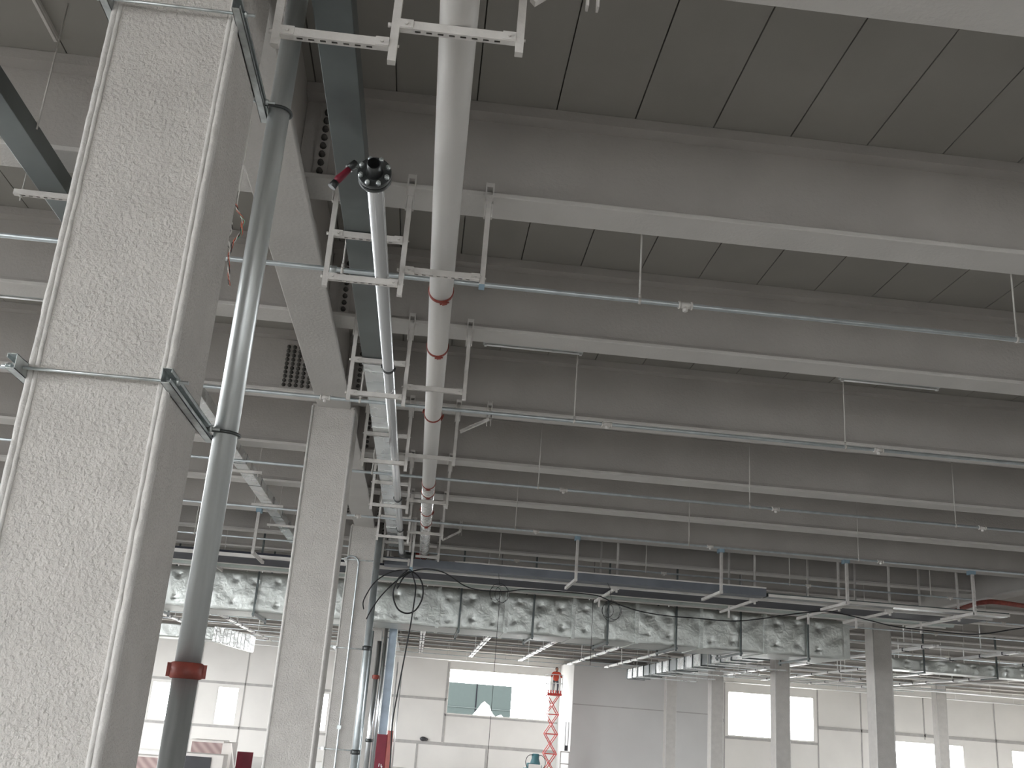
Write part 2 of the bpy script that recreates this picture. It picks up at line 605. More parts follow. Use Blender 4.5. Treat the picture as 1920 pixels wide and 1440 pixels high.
# ------------------------------------------------------------------ main beams
BEAM_LABEL = ['sprayed main beam over the row behind the huge stucco column', 'wide flat sprayed main beam running from the huge column over the column row',
              'sprayed main beam with a red pipe below it, over the far column row', 'distant main beam over the thin far column']
for i, bx_ in enumerate(BEAMX):
    y0 = 3.0 if i < 2 else 8.0
    t = thing('main_beam', (bx_, y0, 3.95), BEAM_LABEL[i], 'beam', 'main beams along the hall')
    b = MB()
    b.box(bx_ - 0.228, bx_ + 0.228, y0, YF - 0.01, 3.95, 4.01)
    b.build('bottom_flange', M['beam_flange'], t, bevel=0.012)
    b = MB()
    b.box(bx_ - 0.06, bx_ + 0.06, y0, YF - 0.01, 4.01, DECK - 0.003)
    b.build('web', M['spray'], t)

# ------------------------------------------------------------------ joists
FW, FZ = 0.196, 4.20        # half width of the flange, its underside


def deck_over(y):
    return FZ + 0.01 if any(abs(y - q) < FW + 0.02 for q in JY) else DECK


def splice(x, y, cols, rows, dx, t, top=5.0):
    b = MB()
    x1 = x + dx * (cols - 1)
    lo, hi = min(x, x1) - 0.06, max(x, x1) + 0.06
    b.box(lo, hi, y - 0.075, y - 0.045, 4.27, top)
    dz = (top - 0.1 - 4.33) / (rows - 1)
    for c in range(cols):
        for r in range(rows):
            p = Vector((x + dx * c, y - 0.075, 4.33 + r * dz))
            b.mat(1).tube([p, p + Vector((0, -0.035, 0)), p + Vector((0, -0.055, 0))], [0.03, 0.022, 0.006], 8)
            b.mat(0)
    b.build('splice_plate', [M['spray'], M['bolt_dark']], t)


def joist(j, i, label, group):
    y = JY[j]
    x0 = BEAMX[i] + 0.065 if i >= 0 else XL + 0.01
    x1 = BEAMX[i + 1] - 0.065 if i + 1 < len(BEAMX) else XR - 0.01
    t = thing('joist_beam', (x0, y, FZ), label, 'beam', group)
    b = MB()
    pr = [(-FW, 0), (FW, 0), (FW, 0.045), (0.085, 0.055), (-0.085, 0.055), (-FW, 0.045)]
    b.prism_x([(y + a, FZ + c) for a, c in pr], x0, x1)
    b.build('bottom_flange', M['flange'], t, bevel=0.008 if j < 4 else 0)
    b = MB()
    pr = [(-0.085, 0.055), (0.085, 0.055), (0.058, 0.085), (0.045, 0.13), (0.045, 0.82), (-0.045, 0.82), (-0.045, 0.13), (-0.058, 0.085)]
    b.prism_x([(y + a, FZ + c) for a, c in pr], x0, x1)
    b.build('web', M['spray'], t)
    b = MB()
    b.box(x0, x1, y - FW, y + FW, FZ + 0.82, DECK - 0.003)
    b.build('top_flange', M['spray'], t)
    if j < 8:
        if i == 1:
            splice(x0 + 0.19, y, 1, 8, 0.07, t)
        if i == 0:
            if j % 3 == 0:
                splice(x1 - 0.30, y, 6, 10, -0.085, t, 5.0)
            else:
                splice(x1 - 0.19, y, 2, 8, -0.07, t)
    return t


for j in range(21):
    joist(j, 1, 'pale sprayed joist above the white pipe, %s from the camera' % ORD[j], 'joist beams over the white pipe bay')
    joist(j, 0, 'pale sprayed joist in the bay behind the huge column, %s from the camera' % ORD[j], 'joist beams over the bay behind the huge column')
for j in range(8, 21):
    joist(j, 2, 'thin distant joist beyond the red pipe beam, %s of that bay' % ORD[j - 8], 'joist beams beyond the red pipe beam')
for j in range(14, 21):
    joist(j, 3, 'thin distant joist by the low far windows, %s of that bay' % ORD[j - 14], 'joist beams by the low far windows')

# ------------------------------------------------------------------ strut hangers under the joists
PX = (-1.045, -0.442, 0.214)        # the three posts of a hanger
PBOT = (3.22, 3.20, 3.34)
ZU, ZL, ZR = 3.69, 3.305, 3.43      # upper bar, lower bar, bar of the white pipe


def hanger(label):
    y = JY[1] - 0.225
    t = thing('pipe_hanger', (PX[0], y, 3.2), label, 'pipe hanger', 'white strut hangers under the joists')
    for k, px in enumerate(PX):
        b = MB()
        b.slotted((px, y, PBOT[k]), (px, y, 4.10), 0.042, 0.042, (1 if k == 0 else -1, 0, 0), slot=(0.03, 0.012))
        b.build('post', M['strut'], t)
        b = MB()                                   # clamp hooked over the edge of the joist flange
        for sx in (-1, 1):
            b.box(px + sx * 0.030 - 0.006, px + sx * 0.030 + 0.006, y - 0.024, y + 0.022, 3.98, 4.30)
        b.box(px - 0.036, px + 0.036, y - 0.022, y + 0.10, 4.262, 4.30)
        b.box(px - 0.036, px + 0.036, y - 0.024, y - 0.018, 4.10, 4.155)
        b.box(px - 0.036, px + 0.036, y - 0.022, y + 0.10, 4.155, 4.19)
        b.build('clamp', M['strut'], t)
    for xa, xb, z in ((PX[0], PX[1], ZU), (PX[0], PX[1], ZL), (PX[1], PX[2], ZR)):
        b = MB()
        b.slotted((xa + 0.022, y - 0.002, z), (xb - 0.022, y - 0.002, z), 0.042, 0.05, (0, 0, -1), slot=(0.03, 0.014))
        for xe, sg in ((xa + 0.022, 1), (xb - 0.022, -1)):
            b.box(min(xe, xe + sg * 0.07), max(xe, xe + sg * 0.07), y - 0.029, y - 0.023, z - 0.022, z + 0.028)
            b.tube([(xe + sg * 0.035, y - 0.028, z), (xe + sg * 0.035, y - 0.04, z)], 0.010, 6)
        b.build('crossbar', M['strut'], t)
    for k, px in enumerate(PX):
        for z in ([ZU, ZL] if k < 2 else []) + ([ZR] if k else []):
            b = MB()
            b.tube([(px - 0.03, y, z), (px + 0.03, y, z)], 0.008, 6)
            b.tube([(px - 0.04, y, z), (px - 0.02, y, z)], 0.014, 6)
            b.build('bolt', M['strut'], t)
    return t


h0 = hanger('white slotted strut hanger under the second joist, holding the flanged pipe start')
HL = {0: 'white slotted strut hanger crossing the picture edge ahead of the flanged pipe', 2: 'white slotted strut hanger under the third joist',
      3: 'white slotted strut hanger under the fourth joist, beside a slanting brace'}
for j in [0] + list(range(2, 9)):
    copy_tree(h0, (0, 3.1 * (j - 1), 0), HL.get(j, 'white slotted strut hanger under the %s joist' % ORD[j]))
hanger_y = [JY[j] - 0.225 for j in range(9)]

for j, (xa, za) in {0: (0.59, 4.0), 3: (0.655, 4.10), 6: (0.655, 4.12)}.items():       # slanting braces with their clamp
    y = JY[j] - 0.225
    t = thing('brace', (PX[2], y, 3.75), 'slotted slanting brace from a hanger post to the %s joist' % ORD[j], 'brace', 'slanting hanger braces')
    b = MB()
    b.slotted((PX[2] + 0.05, y - 0.03, 3.83 if j else 3.66), (xa, y - 0.03, za - 0.05), 0.042, 0.042, (0, -1, 0), slot=(0.03, 0.014))
    b.build('bar', M['strut'], t)
    b = MB()
    for sx in (-1, 1):
        b.box(xa + sx * 0.028 - 0.006, xa + sx * 0.028 + 0.006, y - 0.03, y + 0.02, za - (0.32 if j == 0 else 0.14), 4.32)
    b.box(xa - 0.034, xa + 0.034, y - 0.02, y + 0.10, 4.262, 4.30)
    b.box(xa - 0.034, xa + 0.034, y - 0.03, y - 0.02, za - 0.02, za + 0.04)
    b.build('clamp', M['strut'], t)

b = MB()
b.box(PX[2] - 0.023, PX[2] + 0.023, JY[1] - 0.248, JY[1] - 0.202, PBOT[2] - 0.003, PBOT[2] + 0.03)
b.build('painted_tip', M['blue_tape'], h0)

# ------------------------------------------------------------------ pipes on the hangers


def coupling(c, axis, r, wd, lug, m, t):
    """grooved coupling: a ring (part) whose two bolted lugs are its sub-parts"""
    c, ax = Vector(c), Vector(axis).normalized()
    b = MB()
    b.tube([c - ax * wd / 2, c - ax * wd * 0.42, c + ax * wd * 0.42, c + ax * wd / 2], [r, r * 1.14, r * 1.14, r], 20)
    ring = b.build('coupling', m, t)
    lg = Vector(lug).normalized()
    sd = ax.cross(lg)
    for s in (-1, 1):
        p = c + lg * s * r * 1.18
        b = MB()
        b.obox(p, ax * wd * 0.42, lg * r * 0.16, sd * r * 0.22)
        b.tube([p + lg * s * r * 0.05 - sd * r * 0.42, p + lg * s * r * 0.05 + sd * r * 0.42], r * 0.08, 6)
        b.build('coupling_lug', m, ring)


WX, WZ, WR = -0.119, 3.562, 0.104
t = thing('fire_main_pipe', (WX, 1.5, WZ), 'fat white pipe with red couplings resting on the strut hangers', 'pipe')
ends = [1.5, 8.3, 16.4, 24.6]
for i, (ya, yb) in enumerate(zip(ends[:-1], ends[1:])):
    b = MB()
    b.tube([(WX, ya, WZ), (WX, yb - 0.004, WZ)], WR, 32)
    o = b.build('pipe_length', M['white_pipe'] if i < 2 else M['galv_white'], t)
    if i == 2:
        o['label'] = 'bright bare galvanised pipe length'
for y, lug in ((8.3, (0.35, 0, -1)), (9.73, (0.2, 0, -1)), (12.15, (1, 0, -0.3)), (16.06, (0, 0, -1)), (16.75, (0.1, 0, -1)), (18.4, (1, 0, -0.3)), (19.5, (0.1, 0, -1)), (23.7, (0, 0, -1)), (24.4, (0, 0, -1))):
    coupling((WX, y, WZ), (0, 1, 0), WR * 0.955, 0.045, lug, M['rust'] if y < 22 else M['red'], t)
b = MB()
b.tube([(WX - 0.08, 24.05, WZ), (WX - 0.22, 24.05, WZ), (WX - 0.24, 24.05, WZ)], [0.085, 0.085, 0.05], 16)
b.build('branch_stub', M['red'], t)

SX, SZ, SR = -0.603, 3.388, 0.057
t = thing('flanged_pipe', (SX, 5.9, SZ), 'shiny slim pipe starting at an open bolted black flange', 'pipe')
b = MB()
b.tube([(SX, 6.12, SZ), (SX, 22.6, SZ)], SR, 28)
b.build('pipe_length', M['chrome'], t)
b = MB()
for ya, yb in ((6.035, 6.068), (6.085, 6.118)):
    b.tube([(SX, ya, SZ), (SX, ya + 0.004, SZ), (SX, yb - 0.004, SZ), (SX, yb, SZ)], [0.108, 0.113, 0.113, 0.108], 36)
nb = 28
rr = [(5.92, 0.041), (5.925, 0.046), (5.99, 0.047), (6.035, 0.058)]
b.tube([(SX, y, SZ) for y, _ in rr], [r for _, r in rr], nb, cap=False)
b.tube([(SX, 5.92, SZ), (SX, 6.03, SZ)], 0.039, nb, cap=False)
vs = []
for r in (0.039, 0.041):
    vs += [(SX + r * math.cos(2 * math.pi * k / nb), 5.92, SZ + r * math.sin(2 * math.pi * k / nb)) for k in range(nb)]
b.add(vs, [(k, (k + 1) % nb, nb + (k + 1) % nb, nb + k) for k in range(nb)])
fl = b.build('flange', M['dark_steel'], t)
for k in range(8):
    a = 2 * math.pi * (k + 0.5) / 8
    px, pz = SX + 0.093 * math.cos(a), SZ + 0.093 * math.sin(a)
    b = MB()
    b.tube([(px, 6.005, pz), (px, 6.012, pz), (px, 6.036, pz)], [0.012, 0.0175, 0.0175], 6)
    b.tube([(px, 5.995, pz), (px, 6.14, pz)], 0.0075, 8)
    b.tube([(px, 6.118, pz), (px, 6.136, pz)], 0.0155, 6)
    b.build('flange_bolt', M['zinc'], fl)
for y in (10.03, 16.7, 19.6):
    coupling((SX, y, SZ), (0, 1, 0), SR, 0.06, (1, 0, -0.2), M['dark_steel'], t)
b = MB()
pts = [(SX, 22.5, SZ), (SX, 22.7, SZ)] + [(SX + 0.16 * (1 - math.cos(a)), 22.7 + 0.16 * math.sin(a), SZ - 0.0) for a in (0.4, 0.8, 1.2, 1.57)] + [(SX + 0.3, 22.86, SZ)]
b.tube(pts, 0.075, 16)
b.build('elbow', M['dark_steel'], t)

t = thing('valve_handle', (-0.9, 6.4, 3.62), 'dark red lever with black end beside the open pipe flange', 'lever')
b = MB()
b.tube([(-0.80, 6.3, 3.545), (-0.83, 6.3, 3.50), (-0.865, 6.3, 3.455), (-0.885, 6.3, 3.42)], [0.02, 0.024, 0.028, 0.022], 12)
b.build('grip', M['maroon'], t)
b = MB()
b.tube([(-0.765, 6.3, 3.60), (-0.805, 6.3, 3.54)], [0.02, 0.032], 10)
b.tube([(-0.88, 6.3, 3.43), (-0.905, 6.3, 3.385)], [0.026, 0.03], 10)
b.tube([(-0.79, 6.3, 3.53), (-0.74, 6.2, 3.50), (-0.705, 6.1, 3.42)], 0.005, 6)
b.build('end_piece', M['dark_steel'], t)

# ------------------------------------------------------------------ ducts
t = thing('air_duct', (-0.825, 2.5, 3.72), 'narrow grey sheet metal duct lying on the upper hanger bars', 'duct')
DX0, DX1, DZ0, DZ1 = -0.945, -0.722, 3.722, 3.88
ys = [2.5, 10.95, 11.2, 13.6, 16.2, 18.8, 21.4, 24.0]
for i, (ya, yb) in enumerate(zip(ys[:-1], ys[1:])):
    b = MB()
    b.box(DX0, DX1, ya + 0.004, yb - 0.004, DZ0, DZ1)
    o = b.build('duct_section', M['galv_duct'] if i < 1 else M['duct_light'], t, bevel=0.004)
    if i == 1:
        o['label'] = 'bright sheet metal collar'
for y in ys[1:-1]:
    b = MB()
    b.box(DX0 - 0.012, DX1 + 0.012, y - 0.012, y + 0.012, DZ0 - 0.010, DZ1 + 0.012)
    b.build('joint_flange', M['galv_duct'] if y < 10 else M['duct_light'], t)

t = thing('air_duct', (-3.38, 2.0, 3.9), 'long narrow grey duct passing behind the huge stucco column', 'duct')
LX0, LX1, LZ0, LZ1 = -3.50, -3.27, 3.9, 4.06
ys = [2.0, 5.5, 9.0, 12.5, 15.0, 17.4, 19.2, 21.0, 22.4, 23.8, 26.0]
for i, (ya, yb) in enumerate(zip(ys[:-1], ys[1:])):
    b = MB()
    b.box(LX0, LX1, ya + 0.004, yb - 0.004, LZ0, LZ1)
    b.build('duct_section', M['galv_duct'] if i < 3 else M['duct_light'], t, bevel=0.004)
for y in ys[1:-1]:
    b = MB()
    b.box(LX0 - 0.006, LX1 + 0.006, y - 0.008, y + 0.008, LZ0 - 0.006, LZ1 + 0.006)
    b.build('joint_flange', M['galv_duct'], t)
for y, lb in ((7.88, 'white slotted bar under the narrow duct, seen beside the huge column'), (11.2, 'white slotted bar under the narrow duct, hidden half behind the huge column'),
              (17.9, 'white bar under the narrow duct by the riser pipe'), (20.95, 'white bar under the bright duct stretch'), (23.3, 'white bar near the end of the bright duct stretch')):
    t = thing('duct_support', (-3.4, y, 3.86), lb, 'duct support', 'hung bars under the narrow duct')
    b = MB()
    b.slotted((-3.70, y, 3.874), (-3.06, y, 3.874), 0.042, 0.046, (0, 0, -1), slot=(0.03, 0.014))
    b.build('bar', M['strut'], t)
    for xx in (-3.64, -3.13):
        b = MB()
        b.tube([(xx, y, 3.80), (xx, y, deck_over(y))], 0.006, 6)
        b.tube([(xx, y, 3.835), (xx, y, 3.85)], 0.014, 6)
        b.tube([(xx, y, 3.898), (xx, y, 3.91)], 0.014, 6)
        b.build('rod', M['rod'], t)
b = MB()
b.tube([(-3.24, 7.0, 3.98), (-3.24, 7.0, DECK)], 0.007, 8)
tag(b.build('hanger_rod', M['rod'], loc=(-3.24, 7.0, 3.98)), 'thin rod rising from the grey duct to the deck beside the huge column', 'rod')
b = MB()
b.box(-3.50, -3.455, 4.9, 7.46, DECK - 0.03, DECK - 0.001)
b.box(-3.49, -3.465, 4.9, 7.46, DECK - 0.05, DECK - 0.03)
tag(b.build('conduit_rail', M['strut'], loc=(-3.48, 4.9, DECK - 0.03)), 'slim rail fixed to the deck above the grey duct', 'rail')

# ------------------------------------------------------------------ riser pipe and its clamps on the huge column
RX, RY, RR = -1.088, 5.13, 0.0605
t = thing('riser_pipe', (RX, RY, FL), 'tall galvanised riser pipe standing beside the huge stucco column', 'pipe')
b = MB()
b.tube([(RX, RY, FL), (RX, RY, 0.13), ], RR, 28)
b.tube([(RX, RY, 0.135), (RX, RY, 5.0)], RR, 28)
b.build('pipe_length', M['galv'], t)
coupling((RX, RY, 0.13), (0, 0, 1), RR * 1.12, 0.075, (1, 0.25, 0), M['rust'], t)
for z, lb in ((1.29, 'zinc clamp with struts and threaded rods around the huge column, at mid height'), (3.19, 'zinc clamp with struts around the top of the huge column')):
    t = thing('column_clamp', (BEAMX[1], 4.66, z), lb, 'clamp', 'zinc clamps on the huge column')
    for s, xa in ((1, -1.175), (-1, -1.815)):
        b = MB()                                            # open C-channel, mouth outwards
        y0, y1 = 4.20, (5.20 if s > 0 else 5.12)
        b.box(xa - 0.0205, xa - 0.0175, y0, y1, z - 0.033, z + 0.033) if s > 0 else b.box(xa + 0.0175, xa + 0.0205, y0, y1, z - 0.033, z + 0.033)
        for zz in (-0.033, 0.030):
            b.box(xa - 0.0205, xa + 0.0205, y0, y1, z + zz, z + zz + 0.003)
        xo = xa + s * 0.0205
        for zz in (-0.033, 0.014):
            b.box(min(xo, xo - s * 0.003), max(xo, xo - s * 0.003), y0, y1, z + zz, z + zz + 0.019)
        b.build('strut', M['zinc'], t)
    for yy in (4.285, 5.035):
        b = MB()
        b.tube([(-1.885, yy, z), (-1.10, yy, z)], 0.0075, 8)
        rd = b.build('threaded_rod', M['zinc'], t)
        for xx in (-1.85, -1.145):
            b = MB()
            b.tube([(xx - 0.008, yy, z), (xx + 0.008, yy, z)], 0.017, 6)
            b.build('nut', M['zinc'], rd)
    b = MB()
    pts = [(-1.185, RY - RR - 0.012, z)] + [(RX + (RR + 0.009) * math.sin(a), RY - (RR + 0.009) * math.cos(a), z) for a in [math.pi * k / 12 for k in range(13)]] + [(-1.185, RY + RR + 0.012, z)]
    b.tube(pts, 0.009, 8)
    b.build('u_bolt', M['dark_steel'], t)

b = MB()
pts0 = [(-1.566, 6.5, 3.281), (-1.55, 6.5, 3.235), (-1.506, 6.5, 3.177), (-1.501, 6.5, 3.075), (-1.542, 6.5, 2.988), (-1.555, 6.5, 2.886), (-1.535, 6.5, 2.76), (-1.515, 6.5, 2.653)]
pts1 = [(-1.53, 6.5, 3.22), (-1.49, 6.48, 3.15), (-1.495, 6.5, 3.06), (-1.55, 6.5, 2.985)]
pts2 = [(-1.575, 6.5, 3.14), (-1.565, 6.49, 3.08), (-1.58, 6.5, 3.02), (-1.56, 6.5, 2.93)]
tw = thing('wire_bundle', (-1.55, 6.5, 2.6), 'loose twist of red, green and white wires hanging from the main beam', 'wires')
for i, (pp, mt, ph) in enumerate(((pts0, 'wire_w', 0), (pts0, 'wire_b', 2.0), (pts0, 'wire_r', 4.0), (pts1, 'wire_g', 1), (pts1, 'wire_r', 3), (pts2, 'wire_w', 0), (pts2, 'wire_b', 3))):
    b = MB()
    q = []
    for k in range(len(pp) - 1):
        for s_ in range(6):
            f_ = s_ / 6
            p = Vector(pp[k]).lerp(Vector(pp[k + 1]), f_)
            a = (k + f_) * 5.0 + ph
            q.append(p + Vector((0.006 * math.cos(a), 0.006 * math.sin(a), 0)))
    if pp is pts0 and mt == 'wire_w':
        q = [Vector((-1.566 + 0.004 * math.cos(ph), 6.5 + 0.004 * math.sin(ph), 3.95))] + q
    b.tube(q, [0.0014] + [0.0032] * (len(q) - 1) if pp is pts0 and mt == 'wire_w' else 0.0032, 6)
    b.build('wire', M[mt], tw)

# ------------------------------------------------------------------ sprinkler pipes, their rods
SPZ = 3.60
SPY = [8.16 + 3.855 * k + (0.09 if k == 4 else 0) for k in range(15)]
for k, y in enumerate(SPY):
    x0 = -17.0
    x1 = 14.0 if k < 5 else 30.0
    if k == 4:
        x1 = 13.0
    t = thing('sprinkler_pipe', (x0, y, SPZ), 'thin galvanised sprinkler pipe crossing below the joists, %s from the camera' % ORD[k], 'sprinkler pipe', 'sprinkler pipes across the hall')
    b = MB()
    b.tube([(x0, y, SPZ), (x1, y, SPZ)], 0.0225 if k < 3 else 0.021, 12)
    b.build('pipe_length', M['spr'], t)
    if k < 8:
        n = -4
        while n < 8:
            hx = 2.03 + 3.47 * n
            if x0 < hx < x1 and seen(hx, y, SPZ) and not (k == 0 and n == -1):
                b = MB()
                b.tube([(hx - 0.05, y, SPZ), (hx + 0.05, y, SPZ)], 0.03, 10)
                for s in (-1, 1):
                    b.tube([(hx + s * 0.062, y, SPZ), (hx + s * 0.046, y, SPZ)], 0.036, 10)
                b.tube([(hx, y, SPZ - 0.02), (hx, y, SPZ - 0.055), (hx, y, SPZ - 0.062)], [0.024, 0.024, 0.012], 8)
                b.build('sprinkler_head', M['strut'], t)
            n += 1
        cxs = [-1.07] if k == 0 else []
        for hx in cxs:
            b = MB()
            b.tube([(hx - 0.04, y, SPZ), (hx + 0.04, y, SPZ)], 0.033, 12)
            b.build('coupling', M['zinc'], t)

rods = 0
for k, y in enumerate(SPY):
    n = -5
    m = 0
    while n < 9:
        rx = (1.62 if n >= 0 else 1.55) + 3.45 * n
        if n == -1:
            rx = -0.98 if k == 0 else -1.02
        if rx < -17 or rx > (14.0 if k < 5 else 28):
            n += 1
            continue
        if seen(rx, y, SPZ, 0) and not (n < -1 and k == 0):
            m += 1
            b = MB()
            b.tube([(rx, y, SPZ + 0.02), (rx, y, DECK)], 0.0085 if k < 4 else 0.011, 6)
            b.tube([(rx - 0.012, y, SPZ), (rx + 0.012, y, SPZ)], 0.031, 10)
            b.tube([(rx, y, SPZ + 0.025), (rx, y, SPZ + 0.06)], 0.014, 6)
            tag(b.build('hanger_rod', M['rod'], loc=(rx, y, SPZ)), 'thin ringed rod, %s on the %s sprinkler pipe counted from the huge column' % (ORD[m - 1], ORD[k]), 'hanger rod', 'hanger rods of the sprinkler pipes')
            rods += 1
        n += 1

# ------------------------------------------------------------------ light battens behind the third joist
for xa, xb, yy, zz, lb in ((0.398, 1.608, 11.45, 4.30, 'grey light batten behind the third joist, closer to the white pipe'), (4.79, 6.05, 11.45, 4.30, 'grey light batten behind the third joist, farther from the white pipe'),
                           (-5.4, -4.2, 11.45, 4.30, 'grey light batten in the bay behind the huge column')):
    t = thing('light_batten', (xa, yy, zz), lb, 'light fitting', 'unlit light battens')
    b = MB()
    b.box(xa, xb, yy - 0.05, yy + 0.05, zz - 0.01, zz + 0.035)
    b.build('housing', M['batten'], t, bevel=0.005)
    b = MB()
    b.tube([(xa + 0.04, yy, zz - 0.022), (xb - 0.04, yy, zz - 0.022)], 0.014, 10)
    for xe in (xa + 0.03, xb - 0.03):
        b.box(xe - 0.015, xe + 0.015, yy - 0.018, yy + 0.018, zz - 0.04, zz - 0.01)
    b.build('tube_lamp', M['trunk'], t)
    for xe in (xa + 0.2, xb - 0.2):
        b = MB()
        b.tube([(xe, yy, zz + 0.03), (xe, yy, DECK)], 0.004, 6)
        b.build('suspension', M['rod'], t)

# ------------------------------------------------------------------ bundle of trays and pipes across the hall
BX0, BX1 = -16.0, 13.8
t = thing('cable_tray', (-1.0, 23.5, 3.24), 'blue grey closed cable tray hung below the seventh joist', 'cable tray')
b = MB()
b.box(-1.0, 7.9, 23.5, 23.95, 3.245, 3.42)
b.build('tray_body', M['tray_blue'], t)
b = MB()
b.box(0.6, 7.9, 23.50, 23.53, 3.42, 3.45)
b.build('rail', M['tray_rail'], t)
t = thing('cable_tray', (8, 23.5, 3.24), 'short grey tray continuing the blue grey tray towards the red pipe', 'cable tray')
b = MB()
b.box(7.95, 13.8, 23.52, 23.88, 3.245, 3.33)
b.build('tray_body', M['galv_duct'], t)
for yy in (23.5, 23.9):
    b = MB()
    b.box(7.95, 13.8, yy - 0.012, yy + 0.012, 3.24, 3.30)
    b.build('rail', M['tray_rail'], t)
t = thing('cable_tray', (0, 25, 3.24), 'wide tray of dark cables with pale side rails', 'cable tray')
b = MB()
b.box(BX0, BX1, 24.32, 25.66, 3.25, 3.28)
for q in range(12):
    yy = 24.38 + q * 0.11
    b.tube([(BX0, yy, 3.33), (BX1, yy, 3.33)], 0.05, 8)
b.build('cable_layer', M['tray_dark'], t)
for yy, zt in ((24.28, 3.31), (25.70, 3.36)):
    b = MB()
    b.box(BX0, BX1, yy - 0.03, yy + 0.03, 3.23, zt)
    b.build('rail', M['tray_rail'], t)
b = MB()
b.tube([(BX0, 26.2, 3.30), (BX1, 26.2, 3.30)], 0.09, 16)
tag(b.build('insulated_pipe', M['green_pipe'], loc=(BX0, 26.2, 3.21)), 'pale green grey pipe lying behind the dark cable tray', 'pipe')
b = MB()
b.tube([(BX0, 26.6, 3.25), (BX1, 26.6, 3.25)], 0.03, 12)
tag(b.build('small_pipe', M['tray_rail'], loc=(BX0, 26.6, 3.22)), 'slim pale pipe along the back of the cable tray bundle', 'pipe')
PO = [(4.41, 'first'), (7.75, 'second'), (9.82, 'third'), (11.08, 'fourth'), (12.8, 'fifth'), (-5.2, 'sixth')]
for i, (px, nm) in enumerate(PO):
    t = thing('post_pair', (px, 24.9, 3.0), 'pair of thin posts with a small plate piercing the tray bundle, %s of its row' % nm, 'post', 'post pairs through the tray bundle')
    for yy, dz_ in ((24.12, 0.12), (25.85, -0.05)):
        b = MB()
        b.bar((px + (0.07 if dz_ > 0 else -0.04), yy, 3.0 + dz_), (px + (0.07 if dz_ > 0 else -0.04), yy, 4.95), 0.045, 0.045)
        b.build('post', M['strut'], t)
    b = MB()
    b.box(px - 0.07, px + 0.12, 24.06, 24.10, 3.18, 3.34)
    b.build('plate', M['strut'], t)
    b = MB()
    b.bar((px, 24.06, 3.18), (px, 26.75, 3.18), 0.05, 0.06)
    b.build('arm', M['strut'], t)

TRY = [(3.356, 'second'), (6.72, 'third'), (9.70, 'fourth'), (12.75, 'fifth'), (-3.9, 'zeroth'), (-7.0, 'outer')]
LBT = {'second': 'white L shaped hanger with blue top, close to the cable coil, under the tray bundle', 'third': 'white L shaped hanger with blue top, midway under the tray bundle',
       'fourth': 'white L shaped hanger beside the bulky pale column top', 'fifth': 'white L shaped hanger beyond the bulky pale column top',
       'zeroth': 'white L shaped hanger seen between the riser pipe and the second column', 'outer': 'white L shaped hanger seen between the huge column and its riser pipe'}
for px, nm in TRY:
    t = thing('tray_hanger', (px, 23.15, 3.38), LBT[nm], 'tray hanger', 'white hangers of the tray bundle')
    b = MB()
    b.slotted((px, 23.15, 3.17), (px, 23.15, 4.16), 0.06, 0.06, (0, -1, 0), pitch=0.07)
    b.build('post', M['strut'], t)
    b = MB()
    b.slotted((px, 23.10, 3.205), (px, 24.75, 3.205), 0.06, 0.065, (0, 0, -1), pitch=0.07)
    b.build('arm', M['strut'], t)
    b = MB()
    b.box(px - 0.06, px + 0.06, 23.09, 23.3, 4.11, 4.20)
    b.build('clamp', M['blue_tape'], t)

# the short post that carries the cable coil
t = thing('cable_hook', (-0.37, 22.55, 3.0), 'white post with blue lower end holding the black cable coil', 'post')
b = MB()
b.slotted((-0.365, 22.6, 3.1), (-0.365, 22.6, 4.2), 0.05, 0.05, (0, -1, 0), pitch=0.07)
b.build('post', M['strut'], t)
b = MB()
b.box(-0.40, -0.33, 22.565, 22.635, 2.97, 3.1)
b.build('tip', M['blue_tape'], t)


def smooth_path(p, n=6):
    q = []
    p = [Vector(a) for a in p]
    for i in range(len(p) - 1):
        a, b_, c, d = p[max(0, i - 1)], p[i], p[i + 1], p[min(len(p) - 1, i + 2)]
        for s in range(n):
            u = s / n
            q.append(0.5 * ((2 * b_) + (c - a) * u + (2 * a - 5 * b_ + 4 * c - d) * u * u + (3 * b_ - a - 3 * c + d) * u ** 3))
    return q + [p[-1]]


cab = [(-0.37, 3.0), (-0.02, 3.09), (0.39, 3.03), (0.82, 2.8), (1.18, 2.73), (1.77, 2.75), (2.17, 2.82), (3.06, 2.84), (3.77, 2.82), (4.14, 2.7), (4.74, 2.56), (5.34, 2.51), (5.94, 2.51),
       (6.78, 2.51), (7.39, 2.6), (8.12, 2.76), (8.92, 2.9), (9.35, 2.87), (9.96, 2.78), (10.57, 2.69), (11.44, 2.66), (12.44, 2.67), (13.33, 2.85), (14.2, 3.05), (14.9, 3.4)]
b = MB()
b.tube(smooth_path([(a, 22.6, c) for a, c in cab]), 0.0125, 8)
tag(b.build('power_cable', M['black'], loc=(0, 22.6, 2.5)), 'long black cable sagging in waves below the tray bundle', 'cable')
coil = [(-0.43, 3.01), (-0.63, 2.77), (-0.69, 2.45), (-0.57, 2.18), (-0.38, 2.09), (-0.19, 2.16), (-0.07, 2.39), (-0.06, 2.62), (-0.14, 2.84), (-0.33, 2.98), (-0.5, 2.86), (-0.62, 2.6)]
t = thing('cable_coil', (-0.37, 22.4, 2.1), 'black cable looped into a coil with a long end hanging down', 'cable')
b = MB()
b.tube(smooth_path([(a, 22.4 + 0.01 * i, c) for i, (a, c) in enumerate(coil)]), 0.017, 8)
b.build('loop', M['black'], t)
b = MB()
b.tube(smooth_path([(a, 22.42, c) for a, c in [(-0.36, 3.0), (-0.27, 2.80), (-0.22, 2.61), (-0.23, 2.21), (-0.26, 1.76), (-0.32, 1.09), (-0.38, 0.44), (-0.42, -0.2), (-0.38, -1.02), (-0.4, -2.0), (-0.3, -3.08)]]), 0.015, 8)
